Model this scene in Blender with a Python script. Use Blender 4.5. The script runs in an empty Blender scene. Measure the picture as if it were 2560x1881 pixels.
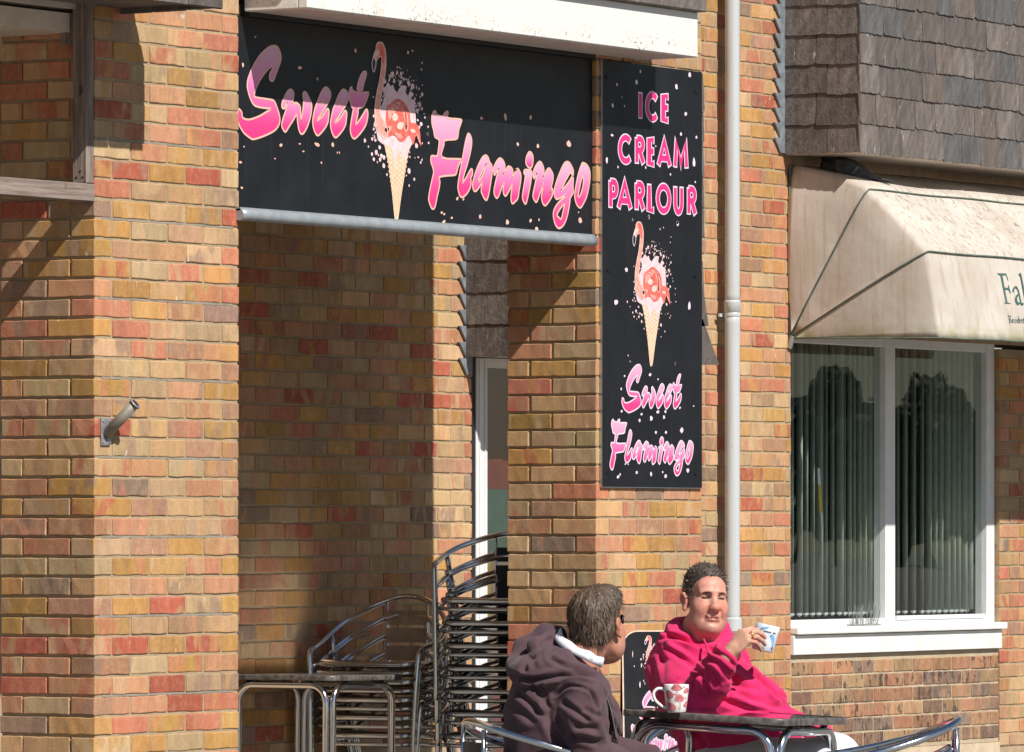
import bpy, bmesh, math, random
import numpy as np
from mathutils import Vector, Matrix, Euler
from mathutils.geometry import tessellate_polygon

random.seed(7); np.random.seed(7)
sc = bpy.context.scene
COL = sc.collection

# ------------------------------------------------------------------ camera
# survey of the street: X runs along the shop front, Y into the building, Z up
FPX, VIEW, CX, HOR, ZC = 15300.0, math.radians(32.6), 1280.0, 1330.0, 1.34
FW = (math.cos(VIEW), math.sin(VIEW)); RT = (math.sin(VIEW), -math.cos(VIEW))
CAMX, CAMY = -18.4827, -13.6778
cam = bpy.data.cameras.new('camera'); camo = bpy.data.objects.new('camera', cam); COL.objects.link(camo)
cam.sensor_width = 36; cam.lens = FPX / 2560 * 36
cam.shift_y = (HOR - 940.5) / 2560
cam.clip_start = 0.5; cam.clip_end = 2000
camo.location = (CAMX, CAMY, ZC)
camo.rotation_euler = (math.pi / 2, 0, VIEW - math.pi / 2)
sc.camera = camo
cam.dof.use_dof = False

# ------------------------------------------------------------------ light
SUN = Vector((0.339, 1.0, -1.03)).normalized()          # the way the sunlight travels
w = bpy.data.worlds.new('World'); sc.world = w; w.use_nodes = True
nt = w.node_tree; bg = nt.nodes['Background']
sky = nt.nodes.new('ShaderNodeTexSky'); sky.sky_type = 'NISHITA'; sky.sun_disc = False
sky.sun_elevation = math.asin(-SUN.z); sky.sun_rotation = math.atan2(-SUN.x, -SUN.y)
sky.air_density = 1.0; sky.dust_density = 0.4; sky.ozone_density = 1.0
nt.links.new(sky.outputs[0], bg.inputs[0]); bg.inputs[1].default_value = 0.047
sl = bpy.data.lights.new('sun', 'SUN'); sl.energy = 4.6; sl.angle = math.radians(0.5); sl.color = (1.0, 0.94, 0.86)
so = bpy.data.objects.new('sun', sl); COL.objects.link(so)
so.rotation_euler = SUN.to_track_quat('-Z', 'Y').to_euler(); so.location = (-4, -12, 14)
sc.view_settings.view_transform = 'Standard'; sc.view_settings.look = 'None'
sc.view_settings.exposure = 0.38; sc.view_settings.gamma = 1.0; sc.view_settings.use_curve_mapping = False
sc.render.engine = 'CYCLES'
sc.cycles.use_denoising = True
sc.cycles.max_bounces = 8; sc.cycles.transparent_max_bounces = 16
sc.cycles.blur_glossy = 0.12; sc.cycles.sample_clamp_indirect = 3.0; sc.cycles.caustics_reflective = True; sc.cycles.caustics_refractive = False

# ------------------------------------------------------------------ survey helpers
def ray(x):
    t = (x - CX) / FPX
    return (FW[0] + t * RT[0], FW[1] + t * RT[1])
def onY(x, y, Y):
    g = ray(x); d = (Y - CAMY) / g[1]
    return (CAMX + g[0] * d, ZC + (HOR - y) * d / FPX)
def onX(x, y, X):
    g = ray(x); d = (X - CAMX) / g[0]
    return (CAMY + g[1] * d, ZC + (HOR - y) * d / FPX)
def onD(x, y, d):
    g = ray(x); return Vector((CAMX + g[0] * d, CAMY + g[1] * d, ZC + (HOR - y) * d / FPX))
def onZ(x, y, Z):
    return onD(x, y, (Z - ZC) * FPX / (HOR - y))

# ------------------------------------------------------------------ objects
def tag(o, label=None, cat=None, group=None, kind=None):
    if label: o['label'] = label
    if cat: o['category'] = cat
    if group: o['group'] = group
    if kind: o['kind'] = kind
    return o
def link(name, me, mat=None, parent=None, smooth=False):
    o = bpy.data.objects.new(name, me); COL.objects.link(o)
    if mat is not None and me is not None and len(me.materials) == 0: me.materials.append(mat)
    if parent is not None: o.parent = parent
    if smooth and me is not None:
        me.polygons.foreach_set('use_smooth', [True] * len(me.polygons))
    return o
def thing(name, label, cat, loc=(0, 0, 0), rz=0.0, group=None):
    o = bpy.data.objects.new(name, None); COL.objects.link(o); o.empty_display_size = .1
    o.location = loc; o.rotation_euler = (0, 0, rz)
    return tag(o, label, cat, group)
def copy_tree(o, parent=None):
    c = o.copy(); COL.objects.link(c)
    if parent is not None: c.parent = parent
    for ch in list(o.children): copy_tree(ch, c)
    return c

class MB:
    "collects shapes into one mesh"
    def __init__(s): s.v = []; s.f = []
    def add(s, vs, fs):
        n = len(s.v); s.v += [tuple(v) for v in vs]; s.f += [tuple(i + n for i in f) for f in fs]; return s
    def box(s, x0, x1, y0, y1, z0, z1):
        vs = [(x0, y0, z0), (x1, y0, z0), (x1, y1, z0), (x0, y1, z0), (x0, y0, z1), (x1, y0, z1), (x1, y1, z1), (x0, y1, z1)]
        return s.add(vs, [(3, 2, 1, 0), (4, 5, 6, 7), (0, 1, 5, 4), (1, 2, 6, 5), (2, 3, 7, 6), (3, 0, 4, 7)])
    def tube(s, pts, r, n=8, closed=False, r2=None, flat=1.0, up=None):
        pts = [Vector(p) for p in pts]; N = len(pts); vs = []; fs = []
        prev = None
        for i, p in enumerate(pts):
            if closed: t = pts[(i + 1) % N] - pts[i - 1]
            else: t = pts[min(i + 1, N - 1)] - pts[max(i - 1, 0)]
            t.normalize()
            if up is not None: a = Vector(up).cross(t)
            elif prev is None:
                a = t.cross(Vector((0, 0, 1)))
                if a.length < .05: a = t.cross(Vector((1, 0, 0)))
            else: a = prev - t * prev.dot(t)
            a.normalize(); prev = a; b = t.cross(a)
            rr = r if not callable(r) else r(i / max(1, N - 1))
            for k in range(n):
                q = 2 * math.pi * k / n
                vs.append(p + a * (math.cos(q) * rr) + b * (math.sin(q) * rr * flat))
        M = N if closed else N - 1
        for i in range(M):
            j = (i + 1) % N
            for k in range(n):
                l = (k + 1) % n
                fs.append((i * n + k, i * n + l, j * n + l, j * n + k))
        if not closed:
            fs.append(tuple(range(n - 1, -1, -1))); fs.append(tuple((N - 1) * n + k for k in range(n)))
        return s.add(vs, fs)
    def lathe(s, prof, n=32, c=(0, 0, 0)):
        vs = []; fs = []
        for (r, z) in prof:
            for k in range(n):
                q = 2 * math.pi * k / n; vs.append((c[0] + r * math.cos(q), c[1] + r * math.sin(q), c[2] + z))
        for i in range(len(prof) - 1):
            for k in range(n):
                l = (k + 1) % n; fs.append((i * n + k, i * n + l, (i + 1) * n + l, (i + 1) * n + k))
        return s.add(vs, fs)
    def prism(s, poly, f0, f1):
        "poly: 2-d outline; f0, f1 turn an outline point into the two ends"
        n = len(poly); vs = [f0(p) for p in poly] + [f1(p) for p in poly]
        fs = [tuple(range(n)), tuple(range(2 * n - 1, n - 1, -1))]
        fs += [(i, n + i, n + (i + 1) % n, (i + 1) % n) for i in range(n)]
        return s.add(vs, fs)
    def mesh(s, name, bevel=0, seg=1):
        me = bpy.data.meshes.new(name); me.from_pydata(s.v, [], s.f); me.validate()
        bm = bmesh.new(); bm.from_mesh(me)
        bmesh.ops.recalc_face_normals(bm, faces=bm.faces)
        if bevel:
            ed = [e for e in bm.edges if len(e.link_faces) == 2 and e.calc_face_angle(0) > .6]
            bmesh.ops.bevel(bm, geom=ed, offset=bevel, segments=seg, affect='EDGES', profile=.6, clamp_overlap=True)
        bm.to_mesh(me); bm.free(); return me
    def build(s, name, mat, parent=None, bevel=0, seg=1, smooth=False):
        o = link(name, s.mesh(name, bevel, seg), mat, parent, smooth)
        if smooth: o.data.polygons.foreach_set('use_smooth', [len(p.vertices) <= 4 for p in o.data.polygons])
        return o

def arc(pts, k=6, closed=False):
    "Catmull-Rom through the points"
    P = [np.array(p, float) for p in pts]; n = len(P); out = []
    for i in range(n if closed else n - 1):
        p0 = P[i - 1] if (closed or i > 0) else P[0]
        p1 = P[i]; p2 = P[(i + 1) % n]
        p3 = P[(i + 2) % n] if (closed or i + 2 < n) else P[-1]
        for j in range(k):
            t = j / k
            out.append(tuple(.5 * (2 * p1 + (p2 - p0) * t + (2 * p0 - 5 * p1 + 4 * p2 - p3) * t * t + (3 * p1 - p0 - 3 * p2 + p3) * t ** 3)))
    if not closed: out.append(tuple(P[-1]))
    return out
# ------------------------------------------------------------------ materials
class G:
    "small helper round a material's node tree"
    def __init__(s, name, rough=.6, metal=0.0, spec=.5):
        s.m = bpy.data.materials.new(name); s.m.use_nodes = True; s.t = s.m.node_tree
        s.b = s.t.nodes['Principled BSDF']; s.set('Roughness', rough); s.set('Metallic', metal); s.set('Specular IOR Level', spec)
    def set(s, k, v):
        i = s.b.inputs[k]
        if hasattr(v, 'is_output'): s.t.links.new(v, i)
        elif isinstance(v, tuple) and len(v) == 3 and len(i.default_value) == 4: i.default_value = (*v, 1)
        else: i.default_value = v
    def n(s, ty, out=0, props=None, **kw):
        nd = s.t.nodes.new('ShaderNode' + ty)
        for k, v in (props or {}).items(): setattr(nd, k, v)
        for k, v in kw.items():
            k = k.replace('_', ' ')
            i = nd.inputs[int(k[1:])] if k[0] == 'i' and k[1:].isdigit() else nd.inputs[k]
            if hasattr(v, 'is_output'): s.t.links.new(v, i)
            elif isinstance(v, tuple) and len(v) == 3 and len(i.default_value) == 4: i.default_value = (*v, 1)
            else: i.default_value = v
        return nd.outputs[out]
    def obj(s): return s.n('TexCoord', 3)
    def noise(s, vec, scale, detail=3, rough=.55, out=0, dist=0.0):
        return s.n('TexNoise', out, Vector=vec, Scale=scale, Detail=detail, Roughness=rough, Distortion=dist)
    def math(s, op, a, b=0.0, clamp=False):
        return s.n('Math', props={'operation': op, 'use_clamp': clamp}, i0=a, i1=b)
    def step(s, v, lo, hi, a=0.0, b=1.0):
        return s.n('MapRange', props={'interpolation_type': 'SMOOTHSTEP'}, Value=v, From_Min=lo, From_Max=hi, To_Min=a, To_Max=b)
    def mix(s, f, a, b, mode='MIX'):
        nd = s.t.nodes.new('ShaderNodeMix'); nd.data_type = 'RGBA'; nd.blend_type = mode
        for i, v in ((0, f), (6, a), (7, b)):
            if hasattr(v, 'is_output'): s.t.links.new(v, nd.inputs[i])
            elif isinstance(v, tuple): nd.inputs[i].default_value = (*v, 1)
            else: nd.inputs[i].default_value = v
        return nd.outputs[2]
    def ramp(s, f, stops, interp='LINEAR'):
        nd = s.t.nodes.new('ShaderNodeValToRGB'); s.t.links.new(f, nd.inputs[0]); r = nd.color_ramp; r.interpolation = interp
        while len(r.elements) < len(stops): r.elements.new(.5)
        for e, (p, c) in zip(r.elements, stops): e.position = p; e.color = (*c, 1)
        return nd.outputs[0]
    def bump(s, h, strength=.5, dist=.01):
        s.set('Normal', s.n('Bump', Strength=strength, Distance=dist, Height=h))
    def scaled(s, vec, sc3):
        return s.n('VectorMath', props={'operation': 'MULTIPLY'}, i0=vec, i1=sc3)

def mat_brick(name, palette, smut=.0, rough=.85):
    g = G(name, rough, spec=.2)
    info = g.t.nodes.new('ShaderNodeObjectInfo'); colr, rnd = info.outputs['Color'], info.outputs['Random']
    off = g.n('CombineXYZ', X=g.math('MULTIPLY', rnd, 37.0), Y=g.math('MULTIPLY', rnd, 91.0), Z=g.math('MULTIPLY', rnd, 13.0))
    p = g.n('VectorMath', props={'operation': 'ADD'}, i0=g.obj(), i1=off)
    r2 = g.math('FRACT', g.math('MULTIPLY', rnd, 57.31))
    n = len(palette)
    second = g.ramp(r2, [(i / n, c) for i, c in enumerate(palette)], 'CONSTANT')
    big = g.noise(g.scaled(p, (9.0, 9.0, 4.0)), 1.0, 2, .5, dist=.6)
    c = g.mix(g.step(big, .50, .60), colr, second)
    c = g.mix(.32, c, colr)
    mid = g.noise(p, 38.0, 4, .6)
    c = g.mix(g.step(mid, .40, .75, .0, .22), c, (.62, .43, .27))
    band = g.noise(g.scaled(p, (22.0, 22.0, 6.0)), 1.0, 3, .55, dist=.8)
    c = g.n('HueSaturation', Color=c, Value=g.step(band, .3, .7, .90, 1.08), Saturation=1.0)
    hv = g.step(g.noise(p, 110.0, 3, .6), .3, .75, .91, 1.08)
    c = g.n('HueSaturation', Color=c, Value=hv, Saturation=1.0)
    pits = g.n('TexVoronoi', 0, Vector=p, Scale=46.0)
    pit = g.step(pits, .06, .13, 1.0, 0.0)
    keep = g.step(g.noise(p, 14.0, 1), .52, .6)
    pit = g.math('MULTIPLY', pit, keep)
    c = g.mix(g.math('MULTIPLY', pit, .75), c, (.07, .045, .03))
    lime = g.math('MULTIPLY', g.step(g.noise(g.scaled(p, (60.0, 60.0, 14.0)), 1.0, 3), .68, .74), g.step(r2, .72, .8))
    c = g.mix(g.math('MULTIPLY', lime, .7), c, (.72, .66, .56))
    if smut:
        s = g.step(g.noise(g.scaled(p, (26.0, 26.0, 12.0)), 1.0, 3, .7), .52, .62)
        s = g.math('MULTIPLY', s, g.step(g.math('FRACT', g.math('MULTIPLY', rnd, 17.7)), .25, .6, .25, 1.0))
        c = g.mix(g.math('MULTIPLY', s, smut), c, (.055, .045, .045))
    wp = g.n('NewGeometry', 0)
    c = g.n('HueSaturation', Color=c, Value=g.step(g.noise(g.scaled(wp, (2.2, 2.2, 1.1)), 1.0, 4, .6), .3, .72, .88, 1.10), Saturation=1.0)
    grime = g.math('MULTIPLY', g.step(g.noise(g.scaled(wp, (9.0, 9.0, 1.2)), 1.0, 4, .65), .56, .72), .30)
    c = g.mix(grime, c, (.20, .15, .11))
    g.set('Base Color', c)
    h = g.math('ADD', g.math('MULTIPLY', g.noise(p, 90.0, 5, .7), .7), g.math('MULTIPLY', pit, -1.4))
    h = g.math('ADD', h, g.math('MULTIPLY', g.noise(p, 320.0, 2, .6), .35))
    g.bump(h, .38, .004)
    return g.m
PAL = [(.48, .262, .085), (.505, .25, .14), (.46, .315, .175), (.43, .115, .072), (.52, .312, .16), (.41, .23, .145), (.525, .35, .20), (.49, .185, .112), (.29, .19, .14), (.505, .278, .105)]
WGT = [14, 18, 12, 7, 17, 10, 13, 12, 5, 10]
PALD = [(.36, .185, .105), (.40, .20, .115), (.24, .145, .105), (.42, .25, .14), (.215, .15, .12), (.34, .22, .125)]
M = {}
M['brick'] = mat_brick('multi_stock_brick', PAL)
M['brick_dark'] = mat_brick('rustic_brown_brick', PALD, .85)

def mat_mortar(name, a, b):
    g = G(name, .95, spec=.1); p = g.obj()
    c = g.mix(g.step(g.noise(p, 7.0, 4), .35, .7), a, b)
    c = g.mix(g.step(g.noise(p, 160.0, 3), .55, .75, 0, .35), c, (.22, .17, .12))
    g.set('Base Color', c)
    h = g.math('ADD', g.noise(p, 55.0, 4, .7), g.math('MULTIPLY', g.noise(p, 240.0, 3), .6))
    g.bump(h, .8, .006); return g.m
M['mortar'] = mat_mortar('sandy_mortar', (.43, .335, .215), (.36, .28, .18))
M['mortar_grey'] = mat_mortar('grey_mortar', (.33, .29, .24), (.27, .24, .20))
M['mortar_pale'] = mat_mortar('pale_mortar', (.52, .43, .31), (.44, .35, .24))

def mat_plain(name, col, rough=.5, metal=0.0, var=.12, scale=14.0, bump=.0, spec=.5, bscale=60.0):
    g = G(name, rough, metal, spec); p = g.obj()
    c = g.n('HueSaturation', Color=col, Value=g.step(g.noise(p, scale, 4), .3, .7, 1 - var, 1 + var), Saturation=1.0)
    g.set('Base Color', c)
    if bump: g.bump(g.noise(p, bscale, 4), bump, .003)
    return g.m
M['render'] = mat_plain('sand_render', (.55, .44, .31), .95, bump=.4)
M['upper'] = mat_plain('upper_wall_render', (.40, .29, .19), .95, bump=.4)

def mat_white_timber():
    g = G('weathered_white_paint', .55); p = g.obj()
    x = g.n('SeparateXYZ', 2, Vector=p)
    grain = g.noise(g.scaled(p, (1.2, 20.0, 34.0)), 1.0, 4, .6)
    c = g.mix(g.step(grain, .5, .75, 0, .25), (.74, .73, .70), (.64, .62, .57))
    dirt = g.math('MULTIPLY', g.step(g.noise(p, 60.0, 5, .75), .535, .61), g.step(g.noise(p, 5.0, 3), .42, .6))
    low = g.step(x, -.02, -.115, .12, 1.0)
    c = g.mix(g.math('MULTIPLY', dirt, g.math('MULTIPLY', low, 1.0)), c, (.10, .08, .03))
    c = g.mix(g.math('MULTIPLY', g.step(g.noise(p, 12.0, 4), .5, .8), g.math('MULTIPLY', low, .35)), c, (.42, .36, .22))
    g.set('Base Color', c); g.bump(g.math('ADD', grain, g.noise(p, 40.0, 3)), .35, .004); return g.m
M['white_timber'] = mat_white_timber()
M['white_paint'] = mat_plain('white_gloss_paint', (.76, .76, .74), .4, var=.06, scale=9, bump=.12)
M['upvc'] = mat_plain('white_upvc', (.74, .75, .76), .3, var=.04)
M['soffit'] = mat_plain('cream_soffit', (.66, .58, .50), .8, var=.08, bump=.2)
def mat_wood(nm='weathered_grey_timber', ax=(60.0, 60.0, 3.0)):
    g = G(nm, .85, spec=.2); p = g.obj()
    gr = g.noise(g.scaled(p, ax), 1.0, 5, .65, dist=.4)
    c = g.ramp(gr, [(.3, (.10, .075, .065)), (.5, (.23, .18, .155)), (.7, (.34, .29, .26))])
    kn = g.step(g.n('TexVoronoi', 0, Vector=g.scaled(p, (9.0, 9.0, 5.0)), Scale=1.0), .08, .16, .7, 0)
    c = g.mix(kn, c, (.05, .035, .03)); g.set('Base Color', c); g.bump(gr, .6, .004); return g.m
M['wood'] = mat_wood(); M['wood_rail'] = mat_wood('weathered_grey_rail_timber', (3.0, 60.0, 60.0))
def mat_slate():
    g = G('riven_slate', .72, spec=.35)
    info = g.t.nodes.new('ShaderNodeObjectInfo'); rnd = info.outputs['Random']
    off = g.n('CombineXYZ', X=g.math('MULTIPLY', rnd, 37.0), Y=g.math('MULTIPLY', rnd, 71.0), Z=g.math('MULTIPLY', rnd, 19.0))
    p = g.n('VectorMath', props={'operation': 'ADD'}, i0=g.obj(), i1=off)
    c = g.ramp(rnd, [(0, (.125, .105, .095)), (.2, (.155, .13, .115)), (.38, (.118, .112, .112)), (.47, (.17, .145, .13)), (.66, (.13, .11, .10)), (.82, (.15, .12, .10)), (.93, (.115, .112, .115))], 'CONSTANT')
    st = g.noise(g.scaled(p, (24.0, 24.0, 5.0)), 1.0, 5, .65, dist=.3)
    rot = g.n('VectorRotate', Vector=p, Axis=(0.0, 1.0, 0.0), Angle=.9)
    st2 = g.noise(g.scaled(rot, (3.0, 3.0, 30.0)), 1.0, 4, .6)
    c = g.n('HueSaturation', Color=c, Value=g.math('ADD', g.step(st, .3, .7, .62, 1.0), g.step(st2, .4, .75, 0.0, .35)), Saturation=.85)
    lich = g.math('MULTIPLY', g.step(g.noise(g.scaled(p, (45.0, 45.0, 12.0)), 1.0, 4), .68, .73), .55)
    c = g.mix(lich, c, (.52, .49, .45)); g.set('Base Color', c)
    g.bump(g.math('ADD', g.math('ADD', st, g.noise(p, 30.0, 5, .7)), g.math('MULTIPLY', st2, .6)), .8, .008); return g.m
M['slate'] = mat_slate()
M['lead'] = mat_plain('grey_lead', (.24, .275, .31), .55, .35, var=.25, scale=18, bump=.3)
M['alu_rail'] = mat_plain('painted_grey_rail', (.33, .37, .40), .42, .3, var=.10, scale=20, bump=.1)
def mat_pipe():
    g = G('grey_white_drainpipe', .45); p = g.obj()
    c = g.mix(g.step(g.noise(g.scaled(p, (30.0, 30.0, 1.2)), 1.0, 4), .45, .7, 0, .5), (.50, .53, .55), (.42, .43, .42))
    c = g.mix(g.step(g.noise(p, 70.0, 4), .68, .73, 0, .6), c, (.12, .11, .10)); g.set('Base Color', c); return g.m
M['pipe'] = mat_pipe()
def mat_signboard():
    g = G('black_sign_panel', .38, spec=.3); p = g.obj()
    sx = g.scaled(p, (40.0, 40.0, 1.6))
    z = g.n('SeparateXYZ', 2, Vector=p)
    streak = g.math('MULTIPLY', g.step(g.noise(sx, 1.0, 4, .65), .55, .8), .55)
    dust = g.noise(p, 5.0, 4)
    c = g.mix(g.step(dust, .3, .8, .05, .5), (.007, .008, .011), (.021, .023, .028))
    sp = g.step(g.noise(p, 95.0, 3), .74, .78, 0, .5)
    c = g.mix(sp, c, (.14, .14, .14)); c = g.mix(g.math('MULTIPLY', streak, .22), c, (.11, .105, .10)); g.set('Base Color', c)
    g.set('Roughness', g.step(dust, .3, .7, .34, .5)); return g.m
M['sign'] = mat_signboard()
def mat_print(name, stops):
    g = G(name, .4); a = g.n('Attribute', 2, props={'attribute_name': 'grad'})
    g.set('Base Color', g.ramp(a, stops)); return g.m
M['pink_grad'] = mat_print('pink_fade_print', [(0, (.80, .035, .20)), (.18, (.80, .05, .24)), (.55, (.82, .20, .45)), (1, (.72, .45, .60))])
M['peach'] = mat_plain('peach_print', (.78, .47, .38), .4, var=.03)
M['pale_pink'] = mat_plain('pale_pink_print', (.82, .58, .62), .4, var=.12, scale=30)
M['lilac'] = mat_plain('lilac_white_print', (.80, .66, .78), .4, var=.06)
M['magenta'] = mat_plain('magenta_print', (.72, .03, .22), .4, var=.04)
M['coral'] = mat_plain('coral_print', (.78, .15, .12), .4, var=.28, scale=45)
M['coral_lt'] = mat_plain('light_coral_print', (.82, .36, .30), .4, var=.2, scale=40)
M['coral_pale'] = mat_plain('pale_coral_print', (.82, .56, .50), .4, var=.15, scale=40)
M['cream'] = mat_plain('wafer_cream_print', (.80, .60, .46), .4, var=.1, scale=50)
M['wafer'] = mat_plain('wafer_tan_print', (.74, .49, .30), .4, var=.1)
M['ink'] = mat_plain('black_print', (.012, .012, .014), .4, var=.02)
def mat_canvas():
    g = G('stained_cream_canvas', .85, spec=.2); p = g.obj()
    c = g.mix(g.step(g.noise(p, 2.6, 4), .3, .7), (.58, .54, .49), (.48, .43, .375))
    st = g.noise(g.scaled(p, (26.0, 26.0, 1.3)), 1.0, 4, .65)
    c = g.mix(g.step(st, .48, .72, 0, .62), c, (.40, .31, .225))
    z = g.n('SeparateXYZ', 2, Vector=p); y = g.n('SeparateXYZ', 1, Vector=p)
    fleck = g.math('MULTIPLY', g.step(g.noise(g.scaled(p, (55.0, 22.0, 22.0)), 1.0, 4, .7), .56, .63), g.math('MULTIPLY', g.step(z, 2.66, 2.80), g.step(g.n('SeparateXYZ', 0, Vector=p), 8.35, 8.50)))
    c = g.mix(g.math('MULTIPLY', fleck, .75), c, (.17, .13, .10))
    fl2 = g.step(g.noise(p, 48.0, 4, .7), .69, .74, 0, .6)
    c = g.mix(fl2, c, (.22, .16, .10))
    moss = g.math('MULTIPLY', g.step(z, 2.40, 2.315), g.step(g.noise(p, 9.0, 4), .4, .65, .05, .6))
    c = g.mix(moss, c, (.27, .27, .11)); g.set('Base Color', c)
    g.bump(g.math('ADD', g.noise(p, 5.0, 3), g.math('MULTIPLY', g.noise(p, 60.0, 3), .10)), .35, .016); return g.m
M['canvas'] = mat_canvas()
M['green_trim'] = mat_plain('dark_green_piping', (.10, .14, .11), .7, var=.3)
M['green_ink'] = mat_plain('green_lettering', (.055, .125, .115), .7, var=.1)
def mat_glass():
    m = bpy.data.materials.new('window_glass'); m.use_nodes = True; t = m.node_tree; t.nodes.clear()
    o = t.nodes.new('ShaderNodeOutputMaterial'); mx = t.nodes.new('ShaderNodeMixShader'); tr = t.nodes.new('ShaderNodeBsdfTransparent')
    gl = t.nodes.new('ShaderNodeBsdfGlossy'); gl.inputs['Roughness'].default_value = .0
    ge = t.nodes.new('ShaderNodeNewGeometry'); dt = t.nodes.new('ShaderNodeVectorMath'); dt.operation = 'DOT_PRODUCT'
    t.links.new(ge.outputs['Normal'], dt.inputs[0]); t.links.new(ge.outputs['Incoming'], dt.inputs[1])
    def mth(op, a, b=0.0):
        n = t.nodes.new('ShaderNodeMath'); n.operation = op
        for i, v in enumerate((a, b)):
            if hasattr(v, 'is_output'): t.links.new(v, n.inputs[i])
            else: n.inputs[i].default_value = v
        return n.outputs[0]
    c = mth('SUBTRACT', 1.0, mth('ABSOLUTE', dt.outputs['Value']))
    f = mth('ADD', mth('MULTIPLY', mth('POWER', c, 5.0), .95), .085)
    tr.inputs[0].default_value = (.92, .95, .94, 1)
    nz = t.nodes.new('ShaderNodeTexNoise'); nz.inputs['Scale'].default_value = 1.6; tc = t.nodes.new('ShaderNodeTexCoord')
    bp = t.nodes.new('ShaderNodeBump'); bp.inputs['Strength'].default_value = .05; bp.inputs['Distance'].default_value = .02
    t.links.new(tc.outputs[3], nz.inputs['Vector']); t.links.new(nz.outputs[0], bp.inputs['Height']); t.links.new(bp.outputs[0], gl.inputs['Normal'])
    t.links.new(f, mx.inputs[0]); t.links.new(tr.outputs[0], mx.inputs[1]); t.links.new(gl.outputs[0], mx.inputs[2]); t.links.new(mx.outputs[0], o.inputs[0])
    return m
M['glass'] = mat_glass()
M['blind'] = mat_plain('pale_green_blind_fabric', (.62, .68, .60), .8, var=.08)
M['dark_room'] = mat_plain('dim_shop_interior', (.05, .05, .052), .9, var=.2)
M['black'] = mat_plain('black_rubber', (.015, .015, .016), .6)
def mat_chrome(name, col, rough):
    g = G(name, rough, 1.0); p = g.obj()
    g.set('Base Color', col); g.set('Roughness', g.step(g.noise(p, 24.0, 3), .3, .7, rough * .7, rough * 1.5)); return g.m
M['alu'] = mat_chrome('polished_aluminium', (.74, .75, .77), .14)
M['alu_dull'] = mat_chrome('brushed_aluminium', (.55, .56, .58), .32)
M['slat_wood'] = mat_plain('varnished_chair_slat', (.46, .33, .22), .5, var=.2, bump=.1)
M['rattan'] = mat_plain('black_woven_slat', (.03, .032, .036), .5, var=.3, bump=.5, bscale=90)
M['paving'] = mat_plain('grey_paving', (.17, .157, .14), .9, var=.15, bump=.3)
M['steel'] = mat_plain('galvanised_steel', (.34, .35, .36), .5, .5, var=.2, scale=40, bump=.2)
M['bracket_paint'] = mat_plain('grey_brown_bracket_paint', (.22, .20, .165), .6, .2, var=.2)
M['china'] = mat_plain('white_china', (.80, .80, .79), .12, var=.02)
M['mug_pink'] = mat_plain('flamingo_mug_print', (.60, .20, .22), .2, var=.3, scale=90)
M['mug_blue'] = mat_plain('blue_mug_print', (.20, .42, .72), .2, var=.3, scale=60)
M['mug_sky'] = mat_plain('pale_blue_mug_glaze', (.66, .73, .82), .15, var=.06)
def mat_table():
    g = G('scuffed_black_tabletop', .22, spec=1.0); p = g.obj()
    n = g.noise(p, 26.0, 5, .7)
    c = g.mix(g.step(n, .5, .75), (.035, .028, .025), (.13, .115, .105)); g.set('Base Color', c)
    g.set('Roughness', g.step(n, .3, .8, .08, .2)); g.set('Coat Weight', .9); g.set('Coat Roughness', .06); return g.m
M['tabletop'] = mat_table()
M['edge'] = mat_plain('worn_table_edge', (.14, .125, .115), .4, .3, var=.5, scale=35)

M['steel_top'] = mat_plain('brushed_steel_tabletop', (.52, .51, .49), .27, 1.0, var=.15, scale=20)
# ------------------------------------------------------------------ brickwork
_bm = {}
def brick_mesh(L, D, H):
    key = (round(L, 3), round(D, 3), round(H, 3))
    if key not in _bm:
        out = []
        for v in range(6 if L > .15 else 3):
            rr = random.Random(hash(key) % 9973 + v * 31)
            bm = bmesh.new(); bmesh.ops.create_cube(bm, size=1.0)
            bmesh.ops.scale(bm, vec=(L, D, H), verts=bm.verts)
            ex = [e for e in bm.edges if abs(e.verts[0].co.x - e.verts[1].co.x) > L * .9]
            bmesh.ops.subdivide_edges(bm, edges=ex, cuts=5 if L > .15 else 2, use_grid_fill=True)
            if D > .09:
                ey = [e for e in bm.edges if abs(e.verts[0].co.y - e.verts[1].co.y) > D * .9]
                bmesh.ops.subdivide_edges(bm, edges=ey, cuts=1, use_grid_fill=True)
            for q in bm.verts:
                q.co += Vector((rr.uniform(-1, 1) * .0013, rr.uniform(-1, 1) * .0009, rr.uniform(-1, 1) * .0015))
            ed = [e for e in bm.edges if len(e.link_faces) == 2 and e.calc_face_angle(0) > .7]
            bmesh.ops.bevel(bm, geom=ed, offset=.0036, segments=2, affect='EDGES', profile=.5)
            for q in bm.verts:
                q.co += Vector((rr.uniform(-1, 1), rr.uniform(-1, 1), rr.uniform(-1, 1))) * .0005
            me = bpy.data.meshes.new('brick'); bm.to_mesh(me); bm.free()
            out.append(me)
        _bm[key] = out
    return _bm[key]
def pick(pal, wgt=None):
    c = random.choices(pal, wgt)[0]; k = random.choice((1, 1, 1, .84)) * random.uniform(.87, 1.12)
    return tuple(min(1, q * k * random.uniform(.95, 1.05)) for q in c) + (1,)
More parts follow.
